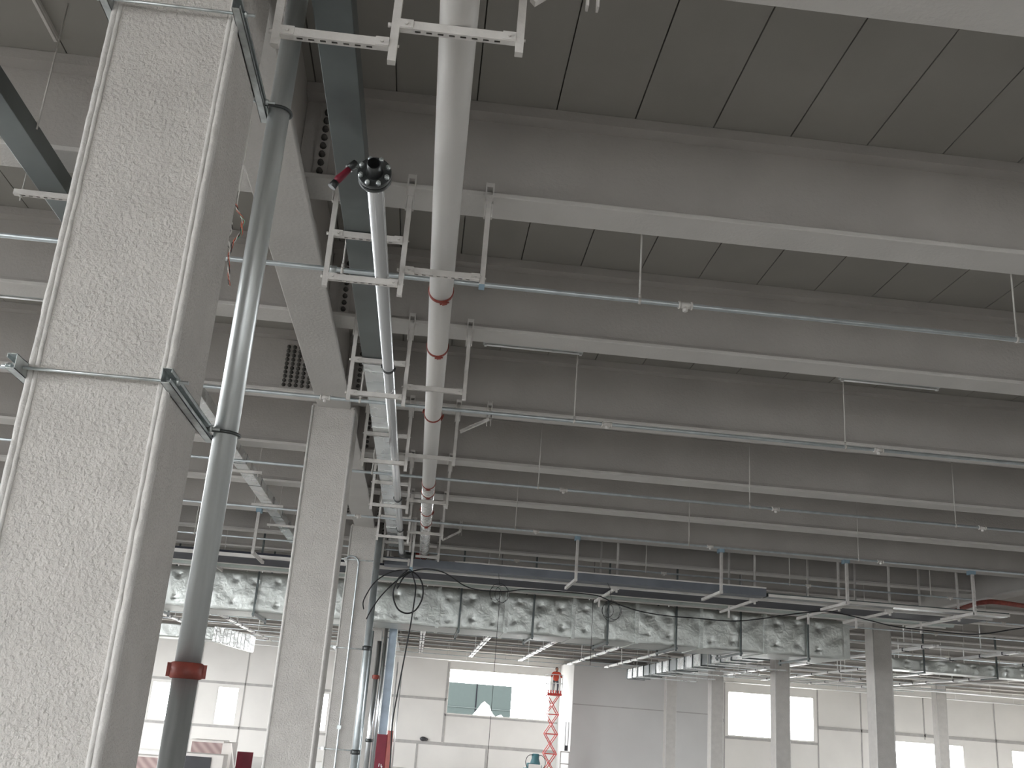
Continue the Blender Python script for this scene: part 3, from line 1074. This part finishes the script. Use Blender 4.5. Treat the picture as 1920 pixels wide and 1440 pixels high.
b.build('hanging_end', M['black'], t)
for pth in ([(-0.39, 2.99), (-0.69, 2.72), (-0.95, 2.40), (-1.12, 2.1), (-1.2, 1.9)], [(-0.36, 3.02), (-0.75, 2.95), (-1.1, 2.7), (-1.3, 2.3), (-1.28, 2.1)]):
    b = MB()
    b.tube(smooth_path([(a, 22.45, c) for a, c in pth]), 0.013, 8)
    b.build('loose_end', M['black'], t)
for xw, yw, z1, z2, lb in ((1.95, 27.2, 2.95, -1.3, 'hair thin wire hanging beside the wide window'), (4.45, 27.3, 2.95, 1.6, 'hair thin short wire hanging before the foil duct')):
    b = MB()
    b.tube([(xw, yw, z2), (xw, yw, z1), (xw, yw, DECK)], 0.006, 6)
    tag(b.build('wire', M['black'], loc=(xw, yw, z2)), lb, 'wire')
for i, (xc, yc, zc) in enumerate(((1.62, 22.9, 2.72), (4.15, 22.9, 2.55))):
    b = MB()
    for r, dx in ((0.2, 0), (0.16, 0.07), (0.13, -0.08)):
        b.tube([(xc + dx + r * math.cos(a), yc + 0.02 * dx, zc + r * 1.15 * math.sin(a)) for a in [2 * math.pi * q / 24 for q in range(25)]], 0.005, 6)
    b.tube([(xc, yc, zc + 0.2), (xc, yc + 0.3, 3.1), (xc, yc + 0.62, 3.25)], 0.005, 6)
    tag(b.build('cable_coil', M['black'], loc=(xc, yc, zc)), ['small bunch of thin black loops nearer the large coil', 'small bunch of thin black loops farther from the large coil'][i], 'cable')

# ------------------------------------------------------------------ big foil wrapped duct
FY0, FY1, FZ0, FZ1 = 29.0, 31.0, 2.41, 3.47
t = thing('insulated_duct', (-12, FY0, FZ0), 'huge foil wrapped duct studded with pins spanning the hall', 'duct')
fx = [-13.0, -9.6, -6.2, -2.9, 0.4, 2.3, 4.2, 6.0, 7.85, 9.7, 12.0]
for i, (xa, xb) in enumerate(zip(fx[:-1], fx[1:])):
    b = MB()
    # a softly bulging wrap: grid face towards the room with dimples at the pins
    nx, nz = int((xb - xa) / 0.045), 24
    pins = [(0.3 + q * 0.62 + random.uniform(-0.06, 0.06), (FZ1 - FZ0) * zf + random.uniform(-0.05, 0.05)) for q in range(int((xb - xa) / 0.62)) for zf in (0.25, 0.78)]
    kx, kz = random.uniform(0, 9), random.uniform(0, 9)
    for (mode) in ('front', 'bottom', 'top', 'back'):
        vs = []
        for r_ in range(nz):
            for c_ in range(nx):
                u, v_ = c_ / (nx - 1), r_ / (nz - 1)
                bul = 0.035 * (max(0, math.sin(math.pi * u)) ** 0.35) * (max(0, math.sin(math.pi * v_)) ** 0.35) 
                bul += 0.004 * math.sin(5.1 * (xa + u * (xb - xa)) + kx + 2.3 * math.sin(4 * v_ + kz)) + 0.0025 * math.sin(13 * v_ + 3 * math.sin(9 * u + kx)) + random.uniform(-0.0012, 0.0012)
                if mode == 'front':
                    for p_x, p_z in pins:
                        dd = math.hypot(u * (xb - xa) - p_x, v_ * (FZ1 - FZ0) - p_z)
                        an = math.atan2(v_ * (FZ1 - FZ0) - p_z, u * (xb - xa) - p_x)
                        bul -= 0.05 * math.exp(-dd / 0.05) * (1 + 0.4 * math.sin(5 * an + p_x * 9))
                X = xa + (xb - xa) * u
                if mode == 'front':
                    vs.append((X, FY0 - bul, FZ0 + (FZ1 - FZ0) * v_))
                elif mode == 'back':
                    vs.append((X, FY1 + bul, FZ0 + (FZ1 - FZ0) * v_))
                elif mode == 'bottom':
                    vs.append((X, FY0 + (FY1 - FY0) * v_, FZ0 - bul * 0.5))
                else:
                    vs.append((X, FY0 + (FY1 - FY0) * v_, FZ1 + bul))
        fs = [(r_ * nx + c_, r_ * nx + c_ + 1, (r_ + 1) * nx + c_ + 1, (r_ + 1) * nx + c_) for r_ in range(nz - 1) for c_ in range(nx - 1)]
        b.add(vs, fs, True)
    b.build('wrap_section', M['foil'], t)
for xa in fx[1:-1]:
    b = MB()
    b.box(xa - 0.05, xa + 0.05, FY0 - 0.045, FY0 + 0.02, FZ0 - 0.01, FZ1 + 0.02)
    b.box(xa - 0.05, xa + 0.05, FY0 - 0.02, FY1, FZ0 - 0.03, FZ0)
    b.build('joint_band', M['foil'], t)
b = MB()
b.box(11.98, 12.2, FY0 + 0.05, FY1, FZ0 + 0.03, FZ1 - 0.06)
b.build('end_cap', M['foil'], t)
for i, xs in enumerate((-10.4, -7.4, -4.6, 1.0, 3.05, 5.15, 7.1, 8.95, 10.9)):
    t = thing('duct_support', (xs, FY0, FZ0), 'strut hanger with rods around the foil duct, %s from the huge column side' % ORD[i], 'duct support', 'strut hangers of the foil duct')
    b = MB()
    b.slotted((xs, FY0 - 0.22, FZ0 - 0.075), (xs, FY1 + 0.3, FZ0 - 0.075), 0.06, 0.06, (0, 0, -1), pitch=0.08)
    b.build('arm', M['galv_duct'], t)
    for yy in (FY0 - 0.14, FY1 + 0.2):
        b = MB()
        b.bar((xs, yy, FZ0 - 0.15), (xs, yy, 4.95), 0.05, 0.05)
        b.build('post', M['galv_duct'], t)

t = thing('insulated_duct', (17, 36.3, 2.83), 'slimmer foil wrapped duct beyond the bulky pale column', 'duct')
b = MB()
nx, nz = 160, 12
for mode in ('front', 'bottom', 'top', 'back'):
    vs = []
    for r_ in range(nz):
        for c_ in range(nx):
            X, v_ = 16.4 + 9.0 * c_ / (nx - 1), r_ / (nz - 1)
            bul = 0.03 * math.sin(math.pi * v_) ** 0.4 + 0.012 * math.sin(7 * X + 3 * v_)
            for q in range(15):
                for zf in (0.25, 0.75):
                    dd = math.hypot(X - 16.7 - 0.62 * q, 0.42 * (v_ - zf))
                    bul -= 0.07 * math.exp(-dd / 0.07) if mode == 'front' else 0
            vs.append({'front': (X, 36.3 - bul, 2.83 + 0.4 * v_), 'back': (X, 37.2, 2.83 + 0.4 * v_), 'bottom': (X, 36.3 + 0.9 * v_, 2.83), 'top': (X, 36.3 + 0.9 * v_, 3.23)}[mode])
    b.add(vs, [(r_ * nx + c_, r_ * nx + c_ + 1, (r_ + 1) * nx + c_ + 1, (r_ + 1) * nx + c_) for r_ in range(nz - 1) for c_ in range(nx - 1)], True)
b.build('wrap_section', M['foil'], t)
for xs in (17.9, 20.6, 23.3):
    b = MB()
    b.bar((xs, 36.18, 2.76), (xs, 36.18, DECK), 0.05, 0.05)
    b.bar((xs, 36.15, 2.78), (xs, 37.3, 2.78), 0.05, 0.05)
    b.build('hanger_post', M['galv_duct'], t)

t = thing('insulated_duct', (-9, 45, 2.1), 'foil duct with a pleated bright end, seen between riser pipe and second column', 'duct')
b = MB()
b.box(-15.0, -8.6, 44.6, 46.2, 2.42, 2.98)
b.build('wrap_section', M['foil'], t, bevel=0.05)
for xs in (-14, -9.5):
    for yy in (44.55, 46.25):
        b = MB()
        b.bar((xs, yy, 2.38), (xs, yy, DECK), 0.04, 0.04)
        b.build('hanger_post', M['galv_duct'], t)
b = MB()
for q in range(10):
    xa = -8.6 + q * 0.15
    zt = 2.98 - q * 0.022
    zb = 2.38 - q * 0.03
    b.box(xa, xa + 0.11, 44.55 + 0.02 * (q % 2), 46.2, zb, zt)
    b.box(xa + 0.11, xa + 0.15, 44.60, 46.15, zb + 0.03, zt - 0.03)
b.build('pleated_end', M['foil_fine'], t)

# ------------------------------------------------------------------ panelled duct along the hall
t = thing('panelled_duct', (10.7, 36, 2.55), 'long duct of alternating bright and dull square panels hung below the foil duct', 'duct')
NP = 15
ya, yb = 34.0, 53.3
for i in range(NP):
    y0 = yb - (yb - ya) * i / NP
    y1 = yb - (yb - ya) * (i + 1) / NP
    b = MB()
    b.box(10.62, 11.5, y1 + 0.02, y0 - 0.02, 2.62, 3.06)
    b.build('duct_section', M['galv_duct'] if i in (3, 4, 7, 11) else M['duct_light'], t)  # alternating reflections on the panels put in as dark and bright sheet
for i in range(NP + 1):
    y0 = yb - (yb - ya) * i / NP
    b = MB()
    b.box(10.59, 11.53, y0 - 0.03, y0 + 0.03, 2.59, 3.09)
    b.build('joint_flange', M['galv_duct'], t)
for i in range(5):
    y0 = 37.33 + i * 3.1
    t2 = thing('duct_support', (10.5, y0, 2.5), 'thin bar and rods under the panelled duct, %s from the foil duct' % ORD[i], 'duct support', 'bars under the panelled duct')
    b = MB()
    b.bar((10.3, y0, 2.55), (13.3, y0, 2.55), 0.06, 0.05)
    b.build('bar', M['duct_light'], t2)
    for xx in (10.36, 13.2):
        b = MB()
        b.tube([(xx, y0, 2.45), (xx, y0, DECK)], 0.012, 6)
        b.build('rod', M['rod'], t2)

# ------------------------------------------------------------------ white light trunking along the far hall
for i, k in enumerate(range(-4, 10)):
    xx = 0.05 + 2.7 * k
    if k == 4:
        xx = 10.2
    y0, y1 = 32.0, 57.2
    if 13.5 < xx < 15.6:
        continue
    t = thing('light_trunking', (xx, y0, 3.28), 'bright white twin trunking run with dark ties, %s counted from the huge column side' % ORD[i], 'trunking', 'white trunking runs')
    b = MB()
    for s in (-1, 1):
        b.box(xx + s * 0.06 - 0.045, xx + s * 0.06 + 0.045, y0, y1, 3.28, 3.36)
    b.build('rail', M['trunk'], t, bevel=0.01)
    y = y0 + 0.7
    while y < y1:
        b = MB()
        b.box(xx - 0.118, xx + 0.118, y, y + 0.045, 3.265, 3.37)
        b.build('tie', M['tray_dark'], t)
        y += random.choice((1.4, 2.0, 2.6))
    for y in (34.2, 40.4, 46.6, 52.8):
        b = MB()
        b.tube([(xx, y, 3.36), (xx, y, DECK)], 0.02, 6)
        b.build('rod', M['trunk'], t)

for xa, xb, yy, zz, lb in ((XL + 0.2, 9.3, 69.4, 3.72, 'white pipe along the top of the end wall above the wide window'), (18.8, XR - 0.2, 69.4, 3.72, 'white pipe along the top of the end wall beyond the grey block'),
                           (15.2, 38.0, 33.9, 3.5, 'white cross pipe above the trunking, closest to the bulky pale column'), (15.2, 40.0, 40.0, 3.5, 'white cross pipe above the trunking, just beyond the slimmer foil duct'),
                           (15.2, 42.0, 49.5, 3.5, 'white cross pipe above the trunking, midway to the end wall'), (15.2, 44.0, 58.5, 3.5, 'white cross pipe above the trunking ends, closest to the end wall')):
    t = thing('cross_pipe', (xa, yy, zz), lb, 'pipe')
    b = MB()
    b.tube([(xa, yy, zz), (xb, yy, zz)], 0.05, 12)
    b.build('pipe_length', M['trunk'], t)
    q = xa + 1.2
    while q < xb:
        b = MB()
        b.tube([(q, yy, zz), (q, yy, deck_over(yy))], 0.012, 6)
        b.build('rod', M['trunk'], t)
        q += 4.1

# ------------------------------------------------------------------ red pipe and pale batten below the far main beam
t = thing('red_pipe', (14.1, 25, 3.8), 'red pipe bending below the main beam over the far column row', 'pipe')
b = MB()
b.tube(smooth_path([(14.5, 30.0, 3.78), (14.45, 27.8, 3.78), (14.1, 25.6, 3.78), (14.1, 25.1, 3.78), (14.3, 24.9, 3.78), (15.3, 25.2, 3.78), (17.3, 25.9, 3.78)]), 0.06, 14)
b.build('pipe_length', M['rust'], t)
b = MB()
b.box(14.22, 14.42, 25.2, 28.0, 3.86, 3.92)
tag(b.build('light_batten', M['tray_rail'], loc=(14.3, 25.2, 3.86)), 'pale strip along the main beam edge just above the red pipe', 'light fitting')

# ------------------------------------------------------------------ pipes on the farther columns
y2 = CY[2] - 0.32
t = thing('conduit', (-1.53, y2 - 0.03, FL), 'thin grey conduit with a hooked top on the second column beyond the huge one', 'conduit')
b = MB()
b.tube(smooth_path([(-1.54, y2 - 0.04, FL), (-1.53, y2 - 0.04, 0.0), (-1.53, y2 - 0.04, 2.9), (-1.53, y2 - 0.04, 3.08), (-1.56, y2 - 0.04, 3.2), (-1.66, y2 - 0.04, 3.27), (-1.76, y2 - 0.04, 3.26), (-1.83, y2 - 0.04, 3.2)]), 0.018, 10)
b.build('tube', M['spr'], t)
b = MB()
b.box(-1.58, -1.49, y2 - 0.07, y2 - 0.02, -0.36, -0.28)
b.build('saddle', M['zinc'], t)
t = thing('riser_pipe', (-1.13, y2 - 0.2, FL), 'tall galvanised riser in front of the second column beyond the huge one', 'pipe')
b = MB()
b.tube([(-1.13, y2 - 0.2, FL), (-1.13, y2 - 0.2, 3.75)], 0.072, 20)
b.build('pipe_length', M['spr'], t)
for z in (1.32, -0.78):
    coupling((-1.13, y2 - 0.2, z), (0, 0, 1), 0.075, 0.1, (1, 0, 0), M['dark_steel'], t)
t = thing('riser_pipe', (-1.0, y2 + 0.1, FL), 'thin riser tucked behind the tall galvanised riser', 'pipe')
b = MB()
b.tube([(-1.045, y2 - 0.05, FL), (-1.045, y2 - 0.05, 1.7)], 0.022, 12)
b.build('pipe_length', M['spr'], t)
for z, lb in ((3.2, 'threaded rod clamp high on the second column beyond the huge one'), (1.3, 'threaded rod clamp halfway up the second column beyond the huge one'), (-0.76, 'threaded rod clamp low on the second column beyond the huge one')):
    t = thing('column_clamp', (-1.5, y2, z), lb, 'clamp', 'rod clamps on the second column')
    b = MB()
    b.tube([(-1.92, y2 - 0.02, z), (-1.06, y2 - 0.02, z)], 0.014, 8)
    b.build('threaded_rod', M['zinc'], t)
    for xx in (-1.83, -1.16):
        b = MB()
        b.box(xx - 0.03, xx + 0.03, y2 - 0.06, y2 + 0.75, z - 0.03, z + 0.03)
        b.build('strut', M['duct_light'], t)
y3 = CY[3] - 0.32
t = thing('riser_pipe', (-1.2, y3 - 0.3, FL), 'bright riser with red and black joint on the third column beyond the huge one', 'pipe')
b = MB()
b.tube([(-1.24, y3 - 0.2, FL), (-1.24, y3 - 0.2, 2.1)], 0.075, 20)
b.build('pipe_length', M['chrome'], t)
coupling((-1.24, y3 - 0.2, 1.05), (0, 0, 1), 0.078, 0.12, (1, 0, 0), M['rust'], t)
coupling((-1.24, y3 - 0.2, -0.75), (0, 0, 1), 0.078, 0.1, (1, 0, 0), M['dark_steel'], t)
t = thing('riser_pipe', (-1.05, y3 - 0.2, FL), 'second bright riser directly beside the red jointed riser', 'pipe')
b = MB()
b.tube([(-1.07, y3 - 0.2, FL), (-1.07, y3 - 0.2, 3.3)], 0.06, 20)
b.build('pipe_length', M['chrome'], t)
t = thing('vertical_tray', (-0.87, y3 + 0.2, -0.56), 'pale bluish vertical metal tray above the dark red cabinet', 'tray')
b = MB()
b.box(-1.0, -0.74, y3 + 0.25, y3 + 0.32, -0.56, 3.0)
b.build('tray_body', M['blue_sheet'], t)
for xx in (-1.0, -0.74):
    b = MB()
    b.box(xx - 0.012, xx + 0.012, y3 + 0.17, y3 + 0.25, -0.56, 3.0)
    b.build('rail', M['duct_light'], t)
for zz in (0.2, 2.2):
    b = MB()
    b.box(-1.205, -0.74, y3 + 0.32, y3 + 0.36, zz, zz + 0.05)
    b.build('bracket', M['zinc'], t)
for i, xx in enumerate((-0.93, -0.80, -0.62)):
    b = MB()
    b.tube([(xx, 40.9, -3.09), (xx, 40.9, 2.2 - 0.25 * i)], 0.03, 10)
    tag(b.build('conduit', M['trunk'], loc=(xx, 40.9, FL)), 'thin pale upright conduit behind the hanging cable end, %s of three from the bluish tray' % ORD[i], 'conduit', 'thin upright conduits by the bluish tray')
t = thing('hose_cabinet', (-1.1, 41, FL), 'dark red hose cabinet at the foot of the far column row', 'cabinet')
b = MB()
b.box(-1.36, -0.90, 40.6, 41.15, FL + 0.02, -0.68)
b.build('body', M['maroon'], t, bevel=0.01)
b = MB()
b.obox((-0.80, 40.75, -1.75), (0.09, 0.12, 0), (-0.012, 0.009, 0), (0, 0, 1.2))
o = b.build('door', M['salmon'], t)
o['label'] = 'lighter red open door'
b = MB()
for xx, zz, an in ((-1.10, -1.78, 0.3), (-1.02, -1.80, -0.2), (-0.99, -1.86, 0.1)):
    b.obox((xx, 40.59, zz), (0.015, 0, 0.0), (0, 0.004, 0), (0.02 * an, 0, 0.055))
b.build('marking', M['plastic'], t)

# ------------------------------------------------------------------ goods at the far left: boards, wrapped pallet
t = thing('wrapped_pallet', (-8.2, 45, FL), 'pallet load wrapped in striped pinkish film with a pale top board', 'pallet')
b = MB()
b.box(-8.85, -7.62, 45.0, 46.3, FL + 0.12, -1.58)
b.build('load', M['stripes'], t)
b = MB()
b.box(-8.9, -7.58, 44.97, 46.3, -1.58, -1.50)
b.box(-7.62, -7.22, 45.0, 46.3, FL + 0.12, -1.55)
b.build('board', M['offwhite'], t)
b = MB()
for xx in (-8.8, -8.1, -7.4):
    b.box(xx - 0.06, xx + 0.06, 45.0, 46.3, FL, FL + 0.12)
b.build('pallet_base', M['offwhite'], t)
t = thing('display_crate', (-8.4, 42, FL), 'white crate with a charcoal front panel before the striped pallet', 'crate')
b = MB()
b.box(-8.65, -7.1, 42.6, 43.6, FL, -1.93)
b.build('body', M['offwhite'], t, bevel=0.01)
b = MB()
b.box(-8.6, -7.55, 42.57, 42.6, FL + 0.1, -2.03)
b.build('front_panel', M['black_panel'], t)
t = thing('red_board', (-6.9, 45.5, FL), 'dark red board leaning behind the striped pallet', 'board')
b = MB()
b.box(-7.2, -6.55, 46.4, 46.5, FL, -1.9)
b.build('panel', M['maroon'], t)
b = MB()
b.bar((-7.25, 44.9, -1.55), (-6.85, 44.8, FL), 0.05, 0.05)
tag(b.build('timber_prop', M['offwhite'], loc=(-7.0, 44.9, FL)), 'thin pale stick leaning on the striped pallet', 'stick')
t = thing('red_crate', (-10.6, 44, FL), 'low reddish crate beside the foot of the huge column', 'crate')
b = MB()
b.box(-11.2, -9.4, 44, 45, FL, -2.25)
b.build('body', M['stripes'], t)
b = MB()
b.box(-11.25, -9.35, 43.97, 45, -2.25, -2.19)
b.build('lid', M['offwhite'], t)

# ------------------------------------------------------------------ scissor lift with a worker, machine, downpipe
LX, LY = 7.85, 61.0
PZ = 1.85
t = thing('scissor_lift', (LX, LY, FL), 'tall red scissor lift raised in front of the wide window', 'lift')
b = MB()
b.box(LX - 0.40, LX + 0.42, LY - 0.9, LY + 0.9, FL + 0.16, FL + 0.62)
b.build('chassis', M['lift'], t)
for sx in (-1, 1):
    for sy in (-1, 1):
        b = MB()
        b.tube([(LX + sx * 0.38, LY + sy * 0.65, FL + 0.16), (LX + sx * 0.46, LY + sy * 0.65, FL + 0.16)], 0.16, 16)
        b.build('wheel', M['black'], t)
levels = 4
dz = (PZ - 0.1 - (FL + 0.62)) / levels
for k in range(levels):
    z0 = FL + 0.62 + dz * k
    b = MB()
    for yy in (LY - 0.42, LY + 0.42):
        for s in (-1, 1):
            b.bar((LX - s * 0.33, yy + s * 0.03, z0 + 0.03), (LX + s * 0.33, yy + s * 0.03, z0 + dz - 0.03), 0.045, 0.055, (0, 1, 0))
    for xx in (-0.33, 0.33):
        b.bar((LX + xx, LY - 0.5, z0), (LX + xx, LY + 0.5, z0), 0.05, 0.05)
    b.bar((LX, LY - 0.5, z0 + dz / 2), (LX, LY + 0.5, z0 + dz / 2), 0.06, 0.06)
    b.bar((LX - 0.36, LY - 0.46, z0), (LX + 0.36, LY - 0.46, z0), 0.05, 0.06)
    b.build('scissor_stage', M['lift'], t)
b = MB()
b.box(LX - 0.40, LX + 0.42, LY - 0.75, LY + 0.75, PZ - 0.12, PZ)
for q in range(6):
    b.box(LX - 0.38 + q * 0.14, LX - 0.32 + q * 0.14, LY - 0.78, LY - 0.75, PZ - 0.1, PZ + 0.16)
b.build('platform', M['lift'], t)
b = MB()
for xx in (-0.40, 0.42):
    for yy in (-0.75, 0, 0.75):
        b.bar((LX + xx, LY + yy, PZ), (LX + xx, LY + yy, PZ + 1.02), 0.035, 0.035)
    for zz in (0.55, 1.02):
        b.bar((LX + xx, LY - 0.75, PZ + zz), (LX + xx, LY + 0.75, PZ + zz), 0.035, 0.035)
for yy in (-0.75, 0.75):
    for zz in (0.55, 1.02):
        b.bar((LX - 0.40, LY + yy, PZ + zz), (LX + 0.42, LY + yy, PZ + zz), 0.035, 0.035)
    for q in range(1, 5):
        b.bar((LX - 0.40 + q * 0.164, LY + yy, PZ), (LX - 0.40 + q * 0.164, LY + yy, PZ + 0.55), 0.02, 0.02)
b.build('guard_rail', M['plastic'], t)


def skinned(name, joints, edges, m, parent, sub=2):
    org = Vector(parent['_org'])
    me = bpy.data.meshes.new(name)
    me.from_pydata([tuple(Vector(j[:3]) - org) for j in joints], edges, [])
    o = bpy.data.objects.new(name, me)
    C.objects.link(o)
    o.parent = parent
    o['_org'] = tuple(org)
    o.modifiers.new('skin', 'SKIN').use_smooth_shade = True
    sv = me.skin_vertices[0].data
    for i, j in enumerate(joints):
        sv[i].radius = (j[3], j[4] if len(j) > 4 else j[3])
        sv[i].use_root = (i == 0)
    sd = o.modifiers.new('sub', 'SUBSURF')
    sd.levels = sd.render_levels = sub
    me.materials.append(m)
    return o


WXp, WYp = LX + 0.14, LY + 0.05
t = thing('person', (WXp, WYp, PZ), 'person in an orange red vest and dark hair stooping on the red lift platform', 'person')
J = [(0, 0, .78, .14, .11), (0, -.05, .98, .13, .10), (0, -.12, 1.13, .15, .11), (0, -.17, 1.21, .055), (0, -.21, 1.27, .05),
     (-.09, .02, .74, .085), (-.12, -.10, .42, .062), (-.12, .04, .08, .042), (-.12, -.12, .04, .036),
     (.09, .02, .74, .085), (.12, -.10, .42, .062), (.12, .04, .08, .042), (.12, -.12, .04, .036),
     (-.19, -.13, 1.12, .055), (-.28, -.22, .92, .043), (-.30, -.45, .98, .034), (-.30, -.53, 1.0, .032),
     (.19, -.13, 1.12, .055), (.29, -.20, .92, .043), (.24, -.42, 1.0, .034), (.22, -.50, 1.03, .032)]
E_ = [(0, 1), (1, 2), (2, 3), (3, 4), (0, 5), (5, 6), (6, 7), (7, 8), (0, 9), (9, 10), (10, 11), (11, 12), (2, 13), (13, 14), (14, 15), (15, 16), (2, 17), (17, 18), (18, 19), (19, 20)]
JJ = [(WXp + j[0], WYp + j[1], PZ + j[2], *j[3:]) for j in J]
body = skinned('body', JJ, E_, M['trousers'], t)
b = MB()
b.sphere((WXp, WYp - .24, PZ + 1.34), .098, 12, 9, 0.85, 1.0, 1.15)
b.tube([(WXp, WYp - .33, PZ + 1.345), (WXp, WYp - .355, PZ + 1.325)], [.014, .018], 8)
for s in (-1, 1):
    b.sphere((WXp + s * .085, WYp - .23, PZ + 1.335), .022, 6, 5, .4, .8, 1.2)
b.build('head', M['skin'], t)
b = MB()
b.sphere((WXp, WYp - .215, PZ + 1.38), .10, 12, 9, 0.92, 1.0, 0.95)
b.build('hair', M['hair'], t)
skinned('jacket_sleeves', [(WXp, WYp - .12, PZ + 1.14, .15, .11), (WXp - .20, WYp - .13, PZ + 1.12, .075), (WXp - .29, WYp - .22, PZ + .92, .06), (WXp - .30, WYp - .42, PZ + .97, .048), (WXp + .20, WYp - .13, PZ + 1.12, .075), (WXp + .30, WYp - .20, PZ + .92, .06), (WXp + .24, WYp - .40, PZ + .99, .048)], [(0, 1), (1, 2), (2, 3), (0, 4), (4, 5), (5, 6)], M['vest'], t)
JV = [(WXp, WYp, PZ + .66, .19, .16), (WXp, WYp - .05, PZ + .98, .185, .15), (WXp, WYp - .12, PZ + 1.14, .17, .125)]
skinned('vest', JV, [(0, 1), (1, 2)], M['vest'], t)
for s, hx_, hy_, hz_ in ((-1, -.30, -.53, 1.0), (1, .22, -.50, 1.03)):
    JH = [(WXp + hx_, WYp + hy_, PZ + hz_, .03)]
    b = MB()
    b.sphere((WXp + hx_, WYp + hy_ - .03, PZ + hz_), .04, 8, 6, .8, 1.1, .5)
    for q in range(4):
        fx_ = WXp + hx_ + (-.03 + q * .02)
        b.tube([(fx_, WYp + hy_ - .06, PZ + hz_), (fx_, WYp + hy_ - .10 - .01 * (q in (1, 2)), PZ + hz_ - .005), (fx_, WYp + hy_ - .115, PZ + hz_ - .035)], [.009, .008, .006], 6)
    b.tube([(WXp + hx_ - s * .03, WYp + hy_ - .02, PZ + hz_), (WXp + hx_ - s * .055, WYp + hy_ - .06, PZ + hz_ - .01)], [.010, .007], 6)
    b.build('hand', M['skin'], t)

t = thing('teal_machine', (6.95, 60, FL), 'teal machine with hoops of hose standing beside the red lift', 'machine')
b = MB()
b.box(6.35, 7.33, 59.6, 60.4, FL, -2.2)
b.box(6.5, 6.85, 59.7, 60.3, -2.2, -1.95)
b.box(7.05, 7.3, 59.7, 60.3, -2.2, -2.02)
b.build('body', M['teal'], t, bevel=0.03)
b = MB()
b.tube([(6.95, 60, -2.25), (6.95, 60, -1.95), (6.95, 60, -1.7), (6.95, 60, -1.5), (6.95, 60, -1.45)], [0.30, 0.28, 0.2, 0.22, 0.16], 16)
b.build('hopper', M['teal'], t)
b = MB()
b.box(6.55, 7.25, 59.55, 59.6, -2.6, -2.0)
b.build('panel', M['offwhite'], t)
b = MB()
for s in (-1, 1):
    b.tube([(6.95 + s * (0.25 + 0.3 * math.sin(a)), 59.8, -1.9 + 0.38 * math.cos(a)) for a in [math.pi * q / 10 for q in range(-1, 11)]], 0.018, 6)
b.build('hose', M['black'], t)
t = thing('timber_rack', (9.1, 62.5, FL), 'pale upright frame with dark hanging straps beside the lift', 'frame')
b = MB()
b.box(8.75, 9.3, 63.0, 63.15, -1.35, -1.28)
for xx in (8.77, 9.28):
    b.box(xx - 0.03, xx + 0.03, 63.0, 63.1, FL, -1.3)
b.box(8.78, 9.3, 63.0, 63.1, -2.0, -1.95)
b.build('frame', M['block'], t)
b = MB()
b.box(8.98, 9.16, 62.9, 63.1, -1.25, -0.95)
b.box(8.97, 9.0, 62.95, 63.0, -0.95, 0.35)
b.box(9.14, 9.17, 62.95, 63.0, -0.95, 0.35)
b.build('strap', M['black_panel'], t)
t = thing('debris_lump', (0.6, 69.6, -1.42), 'small dark lump lying on the wall ledge under the wide window', 'lump')
b = MB()
b.sphere((0.75, 69.9, -1.30), 0.19, 10, 7, 1.1, 0.8, 0.75)
b.sphere((0.95, 69.92, -1.32), 0.12, 8, 6, 1, 0.8, 0.8)
b.build('body', M['black_panel'], t)

# ------------------------------------------------------------------ outside the wide window
t = thing('building', (7, 110, FL), 'grey green building block outside the wide window', 'building')
b = MB()
b.box(3.42, 10.05, 112.0, 125, FL, 3.76)
b.build('facade', M['facade'], t)
b = MB()
b.box(6.3, 6.42, 111.95, 112.0, FL, 3.76)
b.build('facade_joint', M['facade_line'], t)
b = MB()
b.box(3.42, 10.05, 111.93, 112.0, 1.30, 1.36)
b.build('sill_line', M['facade_pale'], t)
t = thing('wrapped_heap', (4.9, 74, 0.2), 'heap under a crumpled white sheet outside the wide window', 'heap')
b = MB()
pr = [(0, -.05), (.35, .12), (.6, .62), (.85, .98), (1.1, 1.05), (1.4, .78), (1.65, .3), (1.9, .12), (2.3, .3), (2.5, .05)]
vs = []
for yy, sc in ((73.2, .0), (73.5, .8), (74.2, 1.0), (75.0, .8), (75.4, 0)):
    for xx, zz in pr:
        vs.append((3.75 + xx + random.uniform(-.05, .05), yy, 0.28 + zz * sc + random.uniform(-.05, .05)))
n = len(pr)
b.add(vs, [(r * n + c, r * n + c + 1, (r + 1) * n + c + 1, (r + 1) * n + c) for r in range(4) for c in range(n - 1)], True)
b.box(4.0, 7.0, 73.3, 75.3, FL, 0.26)
b.build('sheet', M['plastic'], t)

for o in list(bpy.data.objects):
    if '_org' in o:
        del o['_org']
